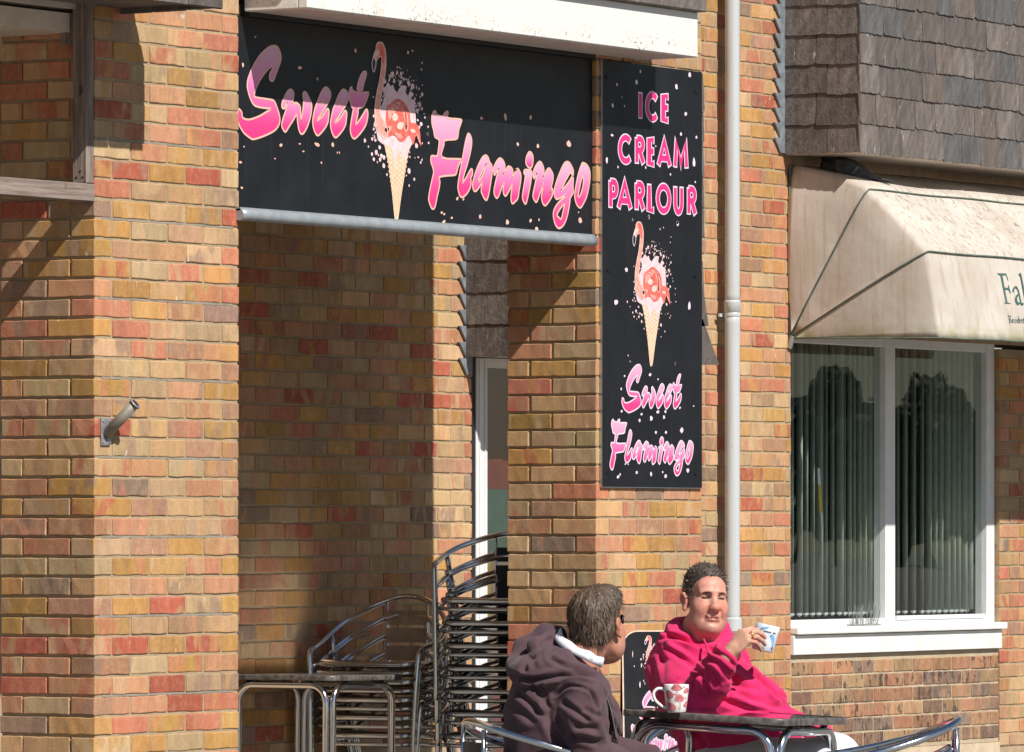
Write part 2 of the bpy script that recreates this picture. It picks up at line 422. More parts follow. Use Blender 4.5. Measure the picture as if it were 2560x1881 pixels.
def brick(parent, mat, pal, wgt, x, y, z, L, D, H, along='x'):
    me = random.choice(brick_mesh(L, D, H))
    if len(me.materials) == 0: me.materials.append(mat)
    if me.materials[0] != mat:
        k = (me.name, mat.name)
        if k not in _alt:
            m2 = me.copy(); m2.materials.clear(); m2.materials.append(mat); _alt[k] = m2
        me = _alt[k]
    o = bpy.data.objects.new('brick', me); COL.objects.link(o); o.parent = parent
    o.location = (x, y, z); o.color = pick(pal, wgt)
    e = [random.gauss(0, .004), random.gauss(0, .0035), max(-.006, min(.006, random.gauss(0, .004)))]
    if along == 'y': e[2] += math.pi / 2
    elif random.random() < .5: e[2] += math.pi
    o.rotation_euler = e
    return o
_alt = {}
CH, BH, MJ = .0748, .0645, .0103
def jit(s=.0009): return max(-1.6 * s, min(1.6 * s, random.gauss(0, s)))

def pillar(name, label, x0, x1, depth, ztop_of_a_course, header_first, zlo, zhi):
    t = thing(name, label, 'brick pillar', (x0, 0, 0)); W = x1 - x0
    pitch = (W + MJ) / 4; S = pitch - MJ; Hd = (S - MJ) / 2
    core = MB().box(.0085, W - .004, .0046, depth, 0, zlo).box(.0085, W - .004, .0046, depth - .004, zlo, zhi).box(0, W, 0, depth, zhi, 4.6)
    core.build('mortar', M['mortar'], t)
    k0 = math.ceil((zlo - ztop_of_a_course) / CH); k1 = int((zhi - ztop_of_a_course) / CH)
    Db = min(.1025, Hd + .0)
    for k in range(k0, k1 + 1):
        zc = ztop_of_a_course + k * CH - BH / 2
        hf = (k % 2 == 0) == header_first
        P = lambda *a, **q: brick(t, M['brick'], PAL, WGT, *a, **q)
        Ld = depth; Sy = (Ld - MJ) / 2
        if not hf:
            for i in range(4):
                P(i * pitch + S / 2 + jit(), Hd / 2 + jit(), zc, S, Hd, BH)
            P(Hd / 2 + jit(), Hd + MJ + Sy / 2, zc, Sy, Hd, BH, along='y')
            P(Hd / 2 + jit(), Ld - Hd / 2 + .0, zc, max(.06, Ld - Hd - 2 * MJ - Sy - .0), Hd, BH, along='y')
        else:
            P(Hd / 2 + jit(), Sy / 2 + jit(), zc, Sy, Hd, BH, along='y')
            P(Hd / 2 + jit(), Sy + MJ + Sy / 2, zc, Sy, Hd, BH, along='y')
            for i in range(3):
                P(Hd + MJ + i * pitch + S / 2 + jit(), Hd / 2 + jit(), zc, S, Hd, BH)
            P(W - Hd / 2 + jit(), Sy / 2, zc, Sy, Hd, BH, along='y')
    return t
P1 = pillar('brick_pillar', 'wide sunlit brick pillar with the angled grey flagpole holder', 0, .9385, .444, 1.690, True, .3, 3.56)
P2 = pillar('brick_pillar', 'brick pillar behind the two seated men, carrying the tall narrow sign', 3.569, 4.442, .447, 1.843, True, .3, 3.56)
# grey repointed bed joints on the front of the first pillar
jm = MB()
for i, yy in enumerate((350, 544, 736, 935, 1142, 1343, 1542, 1746)):
    x, z = onY(415, yy, 0); kk = round((z - 1.690) / CH)
    zz = 1.690 + kk * CH + MJ / 2
    a = .05 if i % 2 else .03
    link('repointed_joint', MB().box(a, .9385 - .035, .0022, .02, zz - .0046, zz + .0046).mesh('repointed_joint'), M['mortar_grey'], P1)

def wall(name, label, x0, x1, z0, z1, Y, zref, mat='brick', pal=PAL, wgt=WGT, L=.215, left_edge=None, mortar='mortar', first=0.0, depth=.2):
    t = thing(name, label, 'brick wall', (x0, Y, 0)); W = x1 - x0
    MB().box(0, W, .0046, depth, z0, z1).build('mortar', M[mortar], t)
    k0 = math.ceil((z0 + BH * .3 - zref) / CH); k1 = int((z1 - zref + .012) / CH)
    for k in range(k0, k1 + 1):
        zt = zref + k * CH; zb = max(zt - BH, z0 + .004); H = zt - zb
        if H < .02: continue
        p = -first if k % 2 == 0 else -first - (L + MJ) / 2
        while p < W - .01:
            a = max(p, 0); b = min(p + L, W)
            if b - a > .03:
                LL = round((b - a) / .008) * .008 if b - a < L - .004 else L
                brick(t, M[mat], pal, wgt, (a + b) / 2 + jit(), .026 + max(-.0012, min(.0012, jit(.0007))), (zt + zb) / 2 + jit(.0008), LL, .052, round(H, 3))
            p += L + MJ
    return t
YW = 1.8
wall('brick_wall', 'shaded brick wall at the back of the passage behind the stacked chairs', 3.40, 5.375, .36, 2.74, YW, 1.377)
wall('brick_wall', 'sunlit brick wall carrying the pale drainpipe and the stepped lead flashing', 7.16, 8.335, .28, 4.12, YW, 1.36)
wall('brick_wall', 'brick wall at the far right, beyond the white window frame', 10.577, 11.16, .19, 2.32, YW, 1.375)
wall('brick_wall', 'low panel of spotted brown bricks under the white window sill', 8.335, 10.567, .216, .712, YW + .001, .2295 + CH * 1, 'brick_dark', PALD, None, .202, mortar='mortar_pale', first=.09)

# ------------------------------------------------------------------ ground and the mass of the building
gm = MB().add([(-300, -300, 0), (300, -300, 0), (300, 300, 0), (-300, 300, 0)], [(0, 1, 2, 3)])
tag(gm.build('ground', M['paving']), kind='structure')
b = thing('shop_building', 'brown upper storeys and side walls that the brick pillars carry', 'building', (0, 0, 0))
MB().box(-4, 3.40, YW + .01, 2.1, 0, 7).box(3.40, 5.375, YW + .01, 2.1, 0, .359).box(3.40, 5.375, YW + .01, 2.1, 2.75, 7).build('back_wall', M['upper'], b)
MB().box(-4, 4.441, .06, YW - .002, 3.605, 7).build('upper_floor', M['upper'], b)
MB().box(-4, 4.441, .447, YW - .002, 3.40, 3.604).build('lintel', M['upper'], b)
MB().box(7.156, 8.335, YW + .01, 2.1, 0, .279).box(7.16, 14, YW + .01, 2.1, 4.121, 7).box(11.16, 14, YW + .01, 2.1, 0, 4.1).box(10.577, 11.16, YW + .008, 2.1, 0, .189).box(5.76, 7.155, YW + .01, 2.1, 0, 7).box(5.375, 5.76, YW + .01, 2.1, 2.2, 7).box(5.375, 5.76, YW + .01, 2.1, 0, .12).box(8.335, 11.15, YW + .01, 2.1, 2.345, 4.1).build('front_wall', M['upper'], b)
MB().box(8.335, 10.576, YW + .0, 1.99, 0, .214).build('plinth', M['render'], b)
zs = onX(100, 88, 0)[1]
MB().box(-4, -.004, .08, YW - .01, zs, zs + .07).build('soffit', M['soffit'], b)
MB().box(-4, 4.44, .05, YW - .004, 3.3 if zs + .07 < 3.3 else zs + .08, 3.39).build('ceiling', M['soffit'], b)
# ------------------------------------------------------------------ canopies, sign boards, rail
for o in list(COL.objects):
    if o.parent is None and o.type == 'EMPTY': o['kind'] = 'thing'

t = thing('entrance_canopy', 'white painted timber canopy fascia above the flamingo sign, mildewed along its lower edge', 'canopy', (.973, 0, 3.48))
def rough_board(x0, x1, y0, y1, z0, z1):
    return MB().box(x0, x1, y0, y1, z0, z1)
rough_board(0, 2.933, -.30, -.255, -.12, .072).build('fascia_board', M['white_timber'], t, bevel=.004)
rough_board(.001, .045, -.2545, .0, -.12, .072).build('end_board', M['white_timber'], t, bevel=.004)
rough_board(2.888, 2.932, -.2545, .0, -.12, .072).build('end_board', M['white_timber'], t, bevel=.004)
rough_board(.046, 2.887, -.254, .0, -.117, -.10).build('soffit_board', M['soffit'], t)
rough_board(-.06, 2.95, -.335, .0, .073, .19).build('slate_capping', M['slate'], t, bevel=.004)
rough_board(.046, 2.887, .004, .06, -.135, .12).build('head_batten', M['black'], t)

# --- print artwork, drawn once in sign coordinates (x, z metres on the long sign) and reused
SY = .02
def zp(x0, y0, s):                    # survey of the artwork on the long sign
    return lambda pts: [onY(x0 + a / s, y0 + b / s, SY) for a, b in pts]
A1, A2, A3, A4, A5, A6 = zp(590, 100, 6.355), zp(700, 160, 8.258), zp(900, 90, 6.355), zp(900, 330, 7.185), zp(1050, 260, 5.9), zp(1260, 320, 6.117)
LET = {}
LET['S'] = [A1([(600,95),(650,110),(690,180),(710,270),(700,350),(660,460),(620,570),(590,640),(565,655),(535,635),(525,580),(540,520),(570,470),(575,435),(550,430),(500,470),(430,560),(370,650),(320,750),(290,840),(285,890),(310,910),(420,930),(540,950),(590,965),(620,1010),(650,1090),(680,1180),(692,1270),(680,1340),(640,1410),(580,1460),(480,1510),(380,1550),(270,1580),(220,1560),(130,1490),(80,1420),(40,1340),(15,1250),(12,1180),(28,1105),(50,1105),(85,1150),(100,1235),(180,1268),(270,1250),(370,1210),(470,1150),(545,1100),(420,1080),(310,1055),(260,1010),(220,930),(190,830),(172,740),(180,640),(210,550),(250,450),(310,340),(380,240),(450,170),(530,110)])]
LET['w'] = [A2([(50,920),(28,880),(35,810),(60,740),(100,650),(150,565),(210,530),(255,555),(277,620),(270,720),(250,830),(285,815),(330,805),(380,840),(412,900),(416,1000),(426,1190),(445,1060),(470,900),(478,760),(465,650),(475,595),(505,578),(550,620),(600,720),(640,820),(648,900),(630,1050),(600,1170),(560,1290),(510,1390),(470,1440),(440,1450),(405,1420),(375,1330),(355,1200),(338,1050),(290,1120),(230,1220),(170,1310),(130,1380),(100,1405),(70,1380),(35,1310),(30,1240),(60,1110),(100,1000),(130,880),(145,790),(120,830),(95,900),(70,925)])]
e_o = [(935,487),(985,510),(1025,570),(1040,640),(1020,730),(970,830),(910,930),(850,1030),(790,1110),(760,1150),(770,1165),(840,1110),(900,1030),(945,950),(975,925),(1000,960),(1003,1030),(992,1120),(985,1190),(950,1280),(890,1370),(830,1440),(780,1480),(740,1460),(700,1380),(672,1270),(670,1150),(690,1030),(720,900),(760,800),(810,660),(860,560),(900,505)]
e_i = [(880,735),(905,745),(880,800),(845,850),(835,840),(850,790)]
LET['e'] = [A2(e_o), A2(e_i)]
LET['e2'] = [A2([(a + 368, b + 42) for a, b in e_o]), A2([(a + 368, b + 42) for a, b in e_i])]
LET['t'] = [A2([(1460,480),(1480,500),(1485,545),(1540,580),(1600,600),(1610,560),(1585,530),(1590,470),(1620,340),(1660,240),(1700,180),(1740,158),(1775,175),(1775,230),(1740,350),(1710,470),(1690,570),(1690,595),(1810,590),(1820,620),(1790,720),(1750,810),(1710,885),(1610,920),(1605,1000),(1585,1120),(1560,1215),(1570,1240),(1640,1150),(1710,1040),(1765,950),(1790,950),(1808,1020),(1795,1150),(1760,1270),(1700,1370),(1630,1460),(1560,1530),(1520,1545),(1480,1510),(1450,1420),(1445,1320),(1460,1200),(1480,1080),(1505,950),(1510,920),(1470,880),(1440,770),(1420,650),(1420,580),(1440,510)])]
LET['F'] = [A5([(210,103),(230,120),(240,155),(285,178),(330,185),(350,145),(395,112),(412,140),(405,210),(595,230),(598,290),(570,370),(555,480),(545,505),(510,525),(360,540),(350,600),(320,790),(590,815),(592,850),(560,920),(535,1010),(510,1050),(400,1060),(320,1070),(275,1090),(288,1140),(280,1230),(250,1360),(225,1490),(205,1540),(185,1552),(160,1530),(130,1450),(122,1380),(150,1220),(185,1060),(195,1000),(180,930),(155,860),(155,790),(175,765),(245,768),(265,680),(275,535),(215,490),(195,390),(172,300),(168,200),(180,140)])]
LET['l'] = [A5([(708,438),(740,470),(758,540),(750,650),(720,790),(685,920),(655,1010),(630,1110),(620,1165),(680,1080),(730,985),(755,960),(770,985),(765,1050),(745,1090),(748,1170),(730,1250),(690,1320),(640,1370),(610,1378),(580,1350),(557,1270),(555,1190),(575,1060),(600,920),(630,750),(660,580),(685,480)])]
LET['a'] = [A5([(965,760),(1000,790),(1022,860),(1050,900),(1062,970),(1050,1090),(1030,1210),(1010,1330),(985,1410),(968,1420),(940,1395),(915,1340),(898,1300),(900,1230),(915,1150),(880,1210),(840,1270),(805,1292),(780,1260),(770,1190),(790,1090),(825,980),(870,870),(920,785)]),
            A5([(975,875),(950,920),(925,970),(895,1040),(860,1110),(850,1150),(900,1090),(935,1010),(955,940)])]
LET['m'] = [A5([(1088,1045),(1078,960),(1105,885),(1145,820),(1180,803),(1220,835),(1247,905),(1240,980),(1225,1050),(1265,960),(1300,922),(1345,945),(1365,1000),(1355,1090),(1385,1030),(1420,970)]) + A6([(160,655),(200,625),(235,665),(255,735),(245,850),(225,960),(208,1075),(165,1130),(130,1160),(105,1130),(100,1060),(110,960),(118,870),(80,950),(40,1020)]) + A5([(1255,1360),(1228,1330),(1222,1250),(1235,1160),(1200,1240),(1160,1350),(1128,1393),(1095,1350),(1085,1290),(1100,1190),(1130,1060),(1155,950),(1125,1000),(1105,1040)])]
LET['i'] = [A6([(300,655),(330,640),(400,648),(420,680),(418,740),(405,830),(380,960),(355,1080),(335,1150),(315,1162),(290,1120),(275,1060),(290,940),(315,780),(318,720),(300,700)])]
LET['i_dot'] = [A6([(388,367),(420,390),(440,450),(435,540),(415,605),(385,615),(345,580),(327,520),(340,440),(365,385)])]
LET['n'] = [A6([(455,775),(438,720),(450,650),(490,565),(530,520),(565,530),(600,610),(605,690),(595,760),(640,660),(680,617),(715,650),(745,720),(742,800),(720,900),(700,1000),(725,930),(742,950),(738,1020),(700,1100),(650,1170),(620,1190),(590,1160),(568,1080),(580,960),(600,860),(560,960),(520,1080),(490,1138),(460,1110),(436,1050),(445,970),(475,830),(500,690),(480,730)])]
LET['g'] = [A6([(960,518),(1000,540),(1045,620),(1057,680),(1045,735),(1025,700),(1010,685),(980,730),(930,820),(890,910),(870,960),(930,900),(990,820),(1030,755),(1055,770),(1050,920),(1055,990),(1010,1070),(1000,1150),(980,1270),(950,1390),(910,1480),(860,1530),(820,1532),(780,1480),(752,1380),(750,1290),(780,1210),(840,1130),(920,1060),(940,1020),(880,1060),(830,1085),(795,1090),(770,1050),(760,980),(785,860),(830,730),(880,610),(920,540)]),
            A6([(920,1170),(900,1260),(870,1395),(830,1365),(805,1335),(840,1260),(880,1205)])]
LET['o'] = [A6([(1200,535),(1250,555),(1290,610),(1310,690),(1308,790),(1290,920),(1260,1050),(1220,1140),(1180,1210),(1150,1222),(1110,1180),(1085,1110),(1075,1030),(1090,910),(1115,770),(1150,640),(1180,560)]),
            A6([(1200,740),(1210,810),(1195,920),(1165,1020),(1135,1060),(1130,1020),(1150,920),(1175,810)])]
SWEET, FLAMINGO = ['S', 'w', 'e', 'e2', 't'], ['F', 'l', 'a', 'm', 'i', 'i_dot', 'n', 'g', 'o']

def flat(name, loops, mat, parent, put, grad=False):
    "a filled flat print; loops = outline then holes, in x/z; put(x, z) places a point"
    loops = [[Vector((a, b, 0)) for a, b in lp] for lp in loops]
    vs = [v for lp in loops for v in lp]; tri = tessellate_polygon(loops)
    me = bpy.data.meshes.new(name)
    P = [put(v.x, v.y) for v in vs]
    N = None; fs = []
    nrm = (put(0, 1) - put(0, 0)).cross(put(1, 0) - put(0, 0))     # faces out of the board
    for a, b, c in tri:
        k = (P[b] - P[a]).cross(P[c] - P[a])
        if k.length < 1e-12: continue
        fs.append((a, b, c) if k.dot(nrm) > 0 else (a, c, b))
    me.from_pydata([tuple(p) for p in P], [], fs)
    if grad:
        z = [v.y for v in vs]; lo, hi = min(z), max(z)
        at = me.attributes.new('grad', 'FLOAT', 'POINT'); at.data.foreach_set('value', [(q - lo) / (hi - lo + 1e-9) for q in z])
    return link(name, me, mat, parent)
def ribbon_pts(pts, wd, closed=True):
    n = len(pts); L = []; R = []
    for i, p in enumerate(pts):
        a = pts[i - 1] if (closed or i) else p; b = pts[(i + 1) % n] if (closed or i < n - 1) else p
        dx, dz = b[0] - a[0], b[1] - a[1]; l = math.hypot(dx, dz) + 1e-9
        k = 1.0
        if 0 < i < n - 1 or closed:
            u = (p[0] - a[0], p[1] - a[1]); v = (b[0] - p[0], b[1] - p[1])
            c = (u[0] * v[0] + u[1] * v[1]) / (math.hypot(*u) * math.hypot(*v) + 1e-12)
            k = min(1.9, 1 / math.sqrt(max(.12, (1 + c) / 2)))
        nx, nz = -dz / l * wd / 2 * k, dx / l * wd / 2 * k
        L.append((p[0] + nx, p[1] + nz)); R.append((p[0] - nx, p[1] - nz))
    return L, R
def ribbon(mb, pts, wd, put, closed=True):
    L, R = ribbon_pts(pts, wd, closed); n = len(pts)
    vs = [put(*q) for q in L] + [put(*q) for q in R]
    fs = []
    for i in range(n if closed else n - 1):
        j = (i + 1) % n; fs.append((i, j, n + j, n + i))
    mb.add(vs, fs)
def letters(word, parent, warp, board, wd, outline, part='lettering'):
    """warp(x,z): where a print point of the long sign lands on this board; board(x, z, h): 3-d point h metres proud"""
    for L in word:
        loops = [arc([warp(*p) for p in lp], 3, True) for lp in LET[L]]
        f = flat(part, loops, M['pink_grad'], parent, lambda x, z: board(x, z, .0012), True)
        mb = MB()
        for lp in loops: ribbon(mb, lp, wd, lambda x, z: board(x, z, .0018))
        e = mb.build('letter_outline', outline, f)
def blob(mb, x, z, rx, rz, put, rr, n=10, rot=0.0):
    a = []
    for k in range(n):
        q = 2 * math.pi * k / n; r = rr.uniform(.8, 1.15)
        u, v = rx * r * math.cos(q), rz * r * math.sin(q)
        a.append(put(x + u * math.cos(rot) - v * math.sin(rot), z + u * math.sin(rot) + v * math.cos(rot)))
    mb.add(a, [tuple(range(n))])

FLM = dict(
  neck=A3([(300,105),(345,115),(375,170),(397,250),(406,380),(400,520),(385,640),(365,760),(340,880),(322,1000),(312,1110),(312,1200),(335,1300),(400,1400),(430,1500),(420,1620),(350,1600),(280,1500),(240,1380),(232,1280),(228,1180),(240,1030),(265,880),(300,720),(325,560),(337,430),(330,325),(290,340),(260,380),(240,430),(215,400),(200,355),(215,290),(245,220),(250,160),(275,115)]),
  face=A3([(300,120),(345,140),(370,200),(385,290),(375,420),(345,420),(332,318),(285,335),(255,370),(262,300),(300,240),(290,170)]),
  bill=A3([(245,235),(300,240),(290,300),(240,350),(205,355),(218,290)]),
  tip=A3([(200,350),(225,365),(245,420),(238,490),(216,568),(192,548),(182,450),(188,390)]),
  splash=A3([(340,820),(400,815),(440,740),(460,760),(480,800),(520,780),(550,860),(585,900),(620,840),(680,790),(740,800),(720,900),(760,960),(790,880),(830,900),(810,1000),(850,1030),(870,1100),(880,1250),(890,1400),(930,1480),(950,1600)]) + A4([(1000,60),(955,220),(900,240),(880,300),(640,300),(440,240),(380,200),(320,150),(300,40)]) + A3([(250,1480),(220,1400),(240,1300),(330,1300),(320,1150),(360,1060),(390,960)]),
  body=A3([(400,1420),(405,1250),(430,1120),(500,1060),(600,1000),(680,1045),(745,1130),(785,1230),(800,1370),(860,1385),(905,1410),(945,1520),(955,1640)]) + A4([(1090,262),(1050,180),(1000,60),(955,225),(920,160),(880,60),(800,150),(740,185),(690,160),(640,90),(570,62),(470,110),(410,90),(340,0)]) + A3([(250,1380),(330,1440)]),
  cone=A4([(380,130),(430,230),(470,400),(510,600),(560,1000),(620,1560),(650,1600),(682,1560),(740,1150),(800,760),(860,400),(925,225),(940,190),(800,240),(690,330),(560,300),(450,180)]),
  drip=A4([(400,150),(560,110),(720,190),(900,120),(935,190),(880,300),(840,420),(815,560),(790,400),(770,620),(750,400),(700,330),(650,480),(628,720),(612,560),(560,300),(450,240)]))
PATCH = [('coral_lt', A3([(440,1150),(520,1090),(600,1050),(640,1090),(600,1160),(520,1240),(460,1330)])),
 ('coral_pale', A3([(500,1250),(560,1230),(600,1290),(570,1350),(520,1340)])), ('coral_pale', A3([(590,1400),(660,1350),(690,1420),(640,1500),(590,1470)])),
 ('coral_lt', A3([(650,1110),(690,1110),(740,1220),(770,1370),(750,1500),(700,1500),(700,1330)])), ('coral_pale', A3([(690,1120),(705,1120),(740,1330),(735,1480),(715,1470),(715,1300)])),
 ('coral_lt', A3([(300,1330),(350,1380),(400,1450),(470,1430),(500,1470),(440,1540),(380,1500),(320,1420)])), ('coral_pale', A3([(390,1470),(450,1460),(440,1530),(400,1530)])),
 ('coral_lt', A4([(620,20),(700,30),(760,90),(720,120),(660,90)])), ('coral_pale', A3([(800,1480),(860,1490),(870,1540),(810,1530)])), ('coral_lt', A4([(1000,30),(1040,80),(1075,210),(1040,150)]))]
STREAK = [A3(p) for p in ([(560,1010),(640,1060),(700,1180)], [(520,1080),(600,1110),(650,1220),(660,1380)], [(470,1130),(540,1130),(590,1230)], [(720,1110),(760,1240),(770,1400)], [(680,1090),(725,1260),(735,1420)], [(540,1380),(600,1350),(660,1360)], [(560,1460),(620,1500),(690,1490)])]
DOTS = [A3([p])[0] + (r,) for p, r in (((760,265),3.2),((832,238),2.8),((985,430),2.4),((972,537),2.8),((590,500),3),((622,500),2),((590,580),3.4),((990,785),2.2),((935,840),2.6),((985,930),5.2),((835,805),6.8),((848,715),2),((765,745),5),((735,690),3),((690,690),3.6),((650,600),4.4),((510,610),6.6),((480,640),4.6),((540,720),5.4),((395,620),2),((390,720),5),((640,740),4),((945,1085),4.4),((980,1160),4.2),((905,1190),5),((870,1000),3),((210,975),2.2),((365,960),2.6),((340,1020),3.2),((215,1275),3.2),((230,1420),3.6),((215,1480),3),((240,1535),2.4),((215,1590),3.6),((915,1340),3.2),((970,1400),5),((940,1450),4),((1078,1445),2.8),((1072,1560),3.6),((1030,1300),2.6),((1015,1240),2))]
DOTS += [A4([p])[0] + (r,) for p, r in (((85,155),4.2),((148,265),2.6),((215,130),4.2),((250,80),3.6),((275,150),4),((350,280),5.2),((290,370),5.4),((330,420),2.4),((215,400),3.8),((245,490),4.2),((385,430),5),((360,500),4.6),((430,460),5),((310,545),2.2),((425,610),5.6),((482,770),2.8),((880,700),6),((830,785),1.8),((972,848),3),((880,965),2.6),((1045,455),2.6),((1110,505),2.4),((1088,550),2.6),((985,468),1.5),((895,455),2.2),((890,370),1.6),((1010,250),5.6),((1230,200),3),((1215,45),3.6),((1115,205),2.2))]
def flamingo(parent, warp, board, k):
    rr = random.Random(5)
    W = lambda pts, n=3: arc([warp(*p) for p in pts], n, True)
    at = lambda h: (lambda x, z: board(x, z, h))
    lay = flat('splash_print', [W(FLM['splash'], 1)], M['pale_pink'], parent, at(.0006))
    mb = MB()
    for x, z, r in DOTS:
        u, v = warp(x, z); blob(mb, u, v, r / 640 * k * 1.25, r / 640 * k * rr.uniform(1.0, 1.5), at(.0008), rr, rot=rr.uniform(-.5, .5))
    top_ = A3([(600, 1060)])[0]
    for i in range(150):
        a = rr.uniform(-.45, math.pi + .5); rd = rr.uniform(.052, .125) * (1 + .25 * math.sin(a)); f = (rd - .05) / .08
        u, v = warp(top_[0] + 1.25 * rd * math.cos(a) + .012, top_[1] + 1.0 * rd * math.sin(a) - .01)
        s_ = rr.uniform(.0018, .0062) * (1.25 - .7 * f) * k
        blob(mb, u, v, s_ * 1.1, s_ * rr.uniform(1.0, 2.2), at(.0007 + i * 1.5e-6), rr, rot=(a - math.pi / 2) * .6)
    tag(mb.build('splash_drops', M['pale_pink'], parent), kind='stuff')
    c = flat('cone_print', [W(FLM['cone'])], M['cream'], parent, at(.0009))
    mb = MB()
    tip = A4([(650, 1590)])[0]; l0, r0 = A4([(440, 260)])[0], A4([(900, 260)])[0]
    for i in range(15):
        a = i / 15
        for s in (0, 1):
            p = (l0, r0)[s]; q = (r0, l0)[s]
            b = min(1, a + .22)
            p0 = (p[0] + (tip[0] - p[0]) * a, p[1] + (tip[1] - p[1]) * a); p1 = (q[0] + (tip[0] - q[0]) * b, q[1] + (tip[1] - q[1]) * b)
            ribbon(mb, [warp(*p0), warp((p0[0] + p1[0]) / 2, (p0[1] + p1[1]) / 2), warp(*p1)], .0045 * k, at(.0012 + i * 6e-6 + s * 1.2e-4), False)
    mb.build('wafer_lines', M['wafer'], parent)
    flat('drip_print', [W(FLM['drip'])], M['pale_pink'], parent, at(.0016))
    bd = flat('flamingo_body', [W(FLM['body'])], M['coral'], parent, at(.0019))
    for m, p in PATCH: flat('feather_patch', [W(p)], M[m], bd, at(.0022))
    mb = MB()
    for s in STREAK: ribbon(mb, arc([warp(*p) for p in s], 4), .006 * k, at(.0025), False)
    mb.build('feather_streaks', M['coral'], bd)
    nk = flat('flamingo_neck', [W(FLM['neck'])], M['coral_lt'], parent, at(.0021))
    mb = MB(); ribbon(mb, W(FLM['neck']), .006 * k, at(.0023)); mb.build('neck_edge', M['coral_pale'], nk)
    flat('flamingo_face', [W(FLM['face'])], M['coral'], nk, at(.0025)); flat('bill', [W(FLM['bill'])], M['coral_pale'], nk, at(.0026))
    flat('bill_tip', [W(FLM['tip'])], M['ink'], nk, at(.0026))
    mb = MB(); ribbon(mb, W(FLM['tip']), .005 * k, at(.0028)); mb.build('bill_edge', M['lilac'], nk)
def specks(parent, pts, board, mat, seed=3):
    rr = random.Random(seed); mb = MB()
    for x, z, a, b, r in pts: blob(mb, x, z, a, b, lambda u, v: board(u, v, .001), rr, rot=r)
    tag(mb.build('specks', mat, parent), kind='stuff')

# --- the long sign
t = thing('shop_sign', 'long black sign lettered Sweet Flamingo with a flamingo in an ice cream cone', 'shop sign', (.975, SY, 2.595))
OX, OY, OZ = .975, SY, 2.595
MB().box(-.05, 2.596, 0, .03, 0, .748).build('panel', M['sign'], t)
bd1 = lambda x, z, h: Vector((x - OX, -h, z - OZ))
idw = lambda x, z: (x, z)
letters(SWEET, t, idw, bd1, .0075, M['peach']); letters(FLAMINGO, t, idw, bd1, .0075, M['peach'])
flamingo(t, idw, bd1, 1.0)
sp = []
for x, y, a, b, r in ((607,163,3,6,.2),(749,170,6,4,.1),(793,198,2,4,.5),(638,93,2,3,0),(1203,296,4,4,0),(1263,293,4,9,.45),(1326,294,4,6,0),(1294,361,4,5,0),(1344,366,4,6,-.2),(1422,360,7,9,-.2),(1143,497,4,4,.6),(1158,499,3,3,.5),(1110,536,3,3,.3),(1200,542,4,6,0),(1268,556,5,7,.1),(1326,552,4,5,.6),(1341,573,5,7,0),(1347,550,2,4,.5),(1446,531,2,2,0),(1450,552,6,8,-.2),(702,363,4,4,.2),(749,360,3,2,0),(758,379,3,2,0),(792,362,7,5,-.2),(831,362,4,6,0),(843,382,1.5,3,0),(848,382,1.5,3,0),(687,397,2,2,0),(803,407,2,3,0),(601,406,4,3,0),(604,470,4,3,0),(610,367,2,2,0),(888,127,3,6,.3),(1018,395,2,2,0),(1104,532,4,3,0),(1129,545,3,3,0),(1109,555,6,4,.5)):
    X, Z = onY(x, y, SY); sp.append((X, Z, a / 640 * 1.6, b / 640, r))
specks(t, sp, bd1, M['peach'])
t2 = thing('sign_rail', 'pale grey metal rail along the bottom of the long Sweet Flamingo sign', 'rail', (.94, 0, 2.57))
MB().tube([(-.02 + 2.605 * k / 50, -.012, .0) for k in range(51)], .0235, 14).build('tube', M['alu_rail'], t2, smooth=True)
MB().box(-.02, 2.583, -.02, .05, .015, .028).build('flange', M['alu_rail'], t2)

# --- the tall sign on the second pillar
VY = -.012
t = thing('shop_sign', 'tall narrow black sign reading ICE CREAM PARLOUR fixed to the second brick pillar', 'shop sign', (3.596, VY, 1.532))
MB().box(0, .826, 0, .0105, 0, 1.81).build('panel', M['sign'], t)
MB().box(-.004, -.0005, -.0008, .011, -.004, 1.813).build('edge_trim', M['alu_dull'], t)
MB().box(-.0005, .829, -.0008, .011, -.004, -.0006).build('edge_trim', M['alu_dull'], t)
bdv = lambda x, z, h: Vector((x - 3.596, -h, z - 1.532))
Vp = lambda x, y: onY(x, y, VY)
def boxwarp(src, dst):
    (sx0, sx1, sz0, sz1), (dx0, dx1, dz0, dz1) = src, dst
    return lambda x, z: (dx0 + (x - sx0) / (sx1 - sx0) * (dx1 - dx0), dz0 + (z - sz0) / (sz1 - sz0) * (dz1 - dz0))
def ext(keys):
    xs = [p[0] for k in keys for lp in LET[k] for p in lp]; zs = [p[1] for k in keys for lp in LET[k] for p in lp]
    return min(xs), max(xs), min(zs), max(zs)
v = lambda zx, zy: Vp(1495 + zx / 4.859, 890 + zy / 4.859)
dS = (v(285, 600)[0], v(1012, 330)[0], v(375, 690)[1], v(495, 107)[1])
letters(SWEET, t, boxwarp(ext(SWEET), dS), bdv, .006, M['lilac'])
dF = (v(140, 1390)[0], v(1153, 1100)[0], v(958, 1455)[1], v(175, 768)[1])
letters(FLAMINGO, t, boxwarp(ext(FLAMINGO), dF), bdv, .006, M['lilac'])
fx = [p for k in ('neck', 'tip', 'body', 'cone') for p in FLM[k]]
sF = (min(p[0] for p in fx), max(p[0] for p in fx), min(p[1] for p in fx), max(p[1] for p in fx))
u = lambda zx, zy: Vp(1495 + zx / 4.237, 540 + zy / 4.237)
flamingo(t, boxwarp(sF, (u(363, 250)[0], u(760, 900)[0], u(572, 1590)[1], u(435, 66)[1])), bdv, .62)
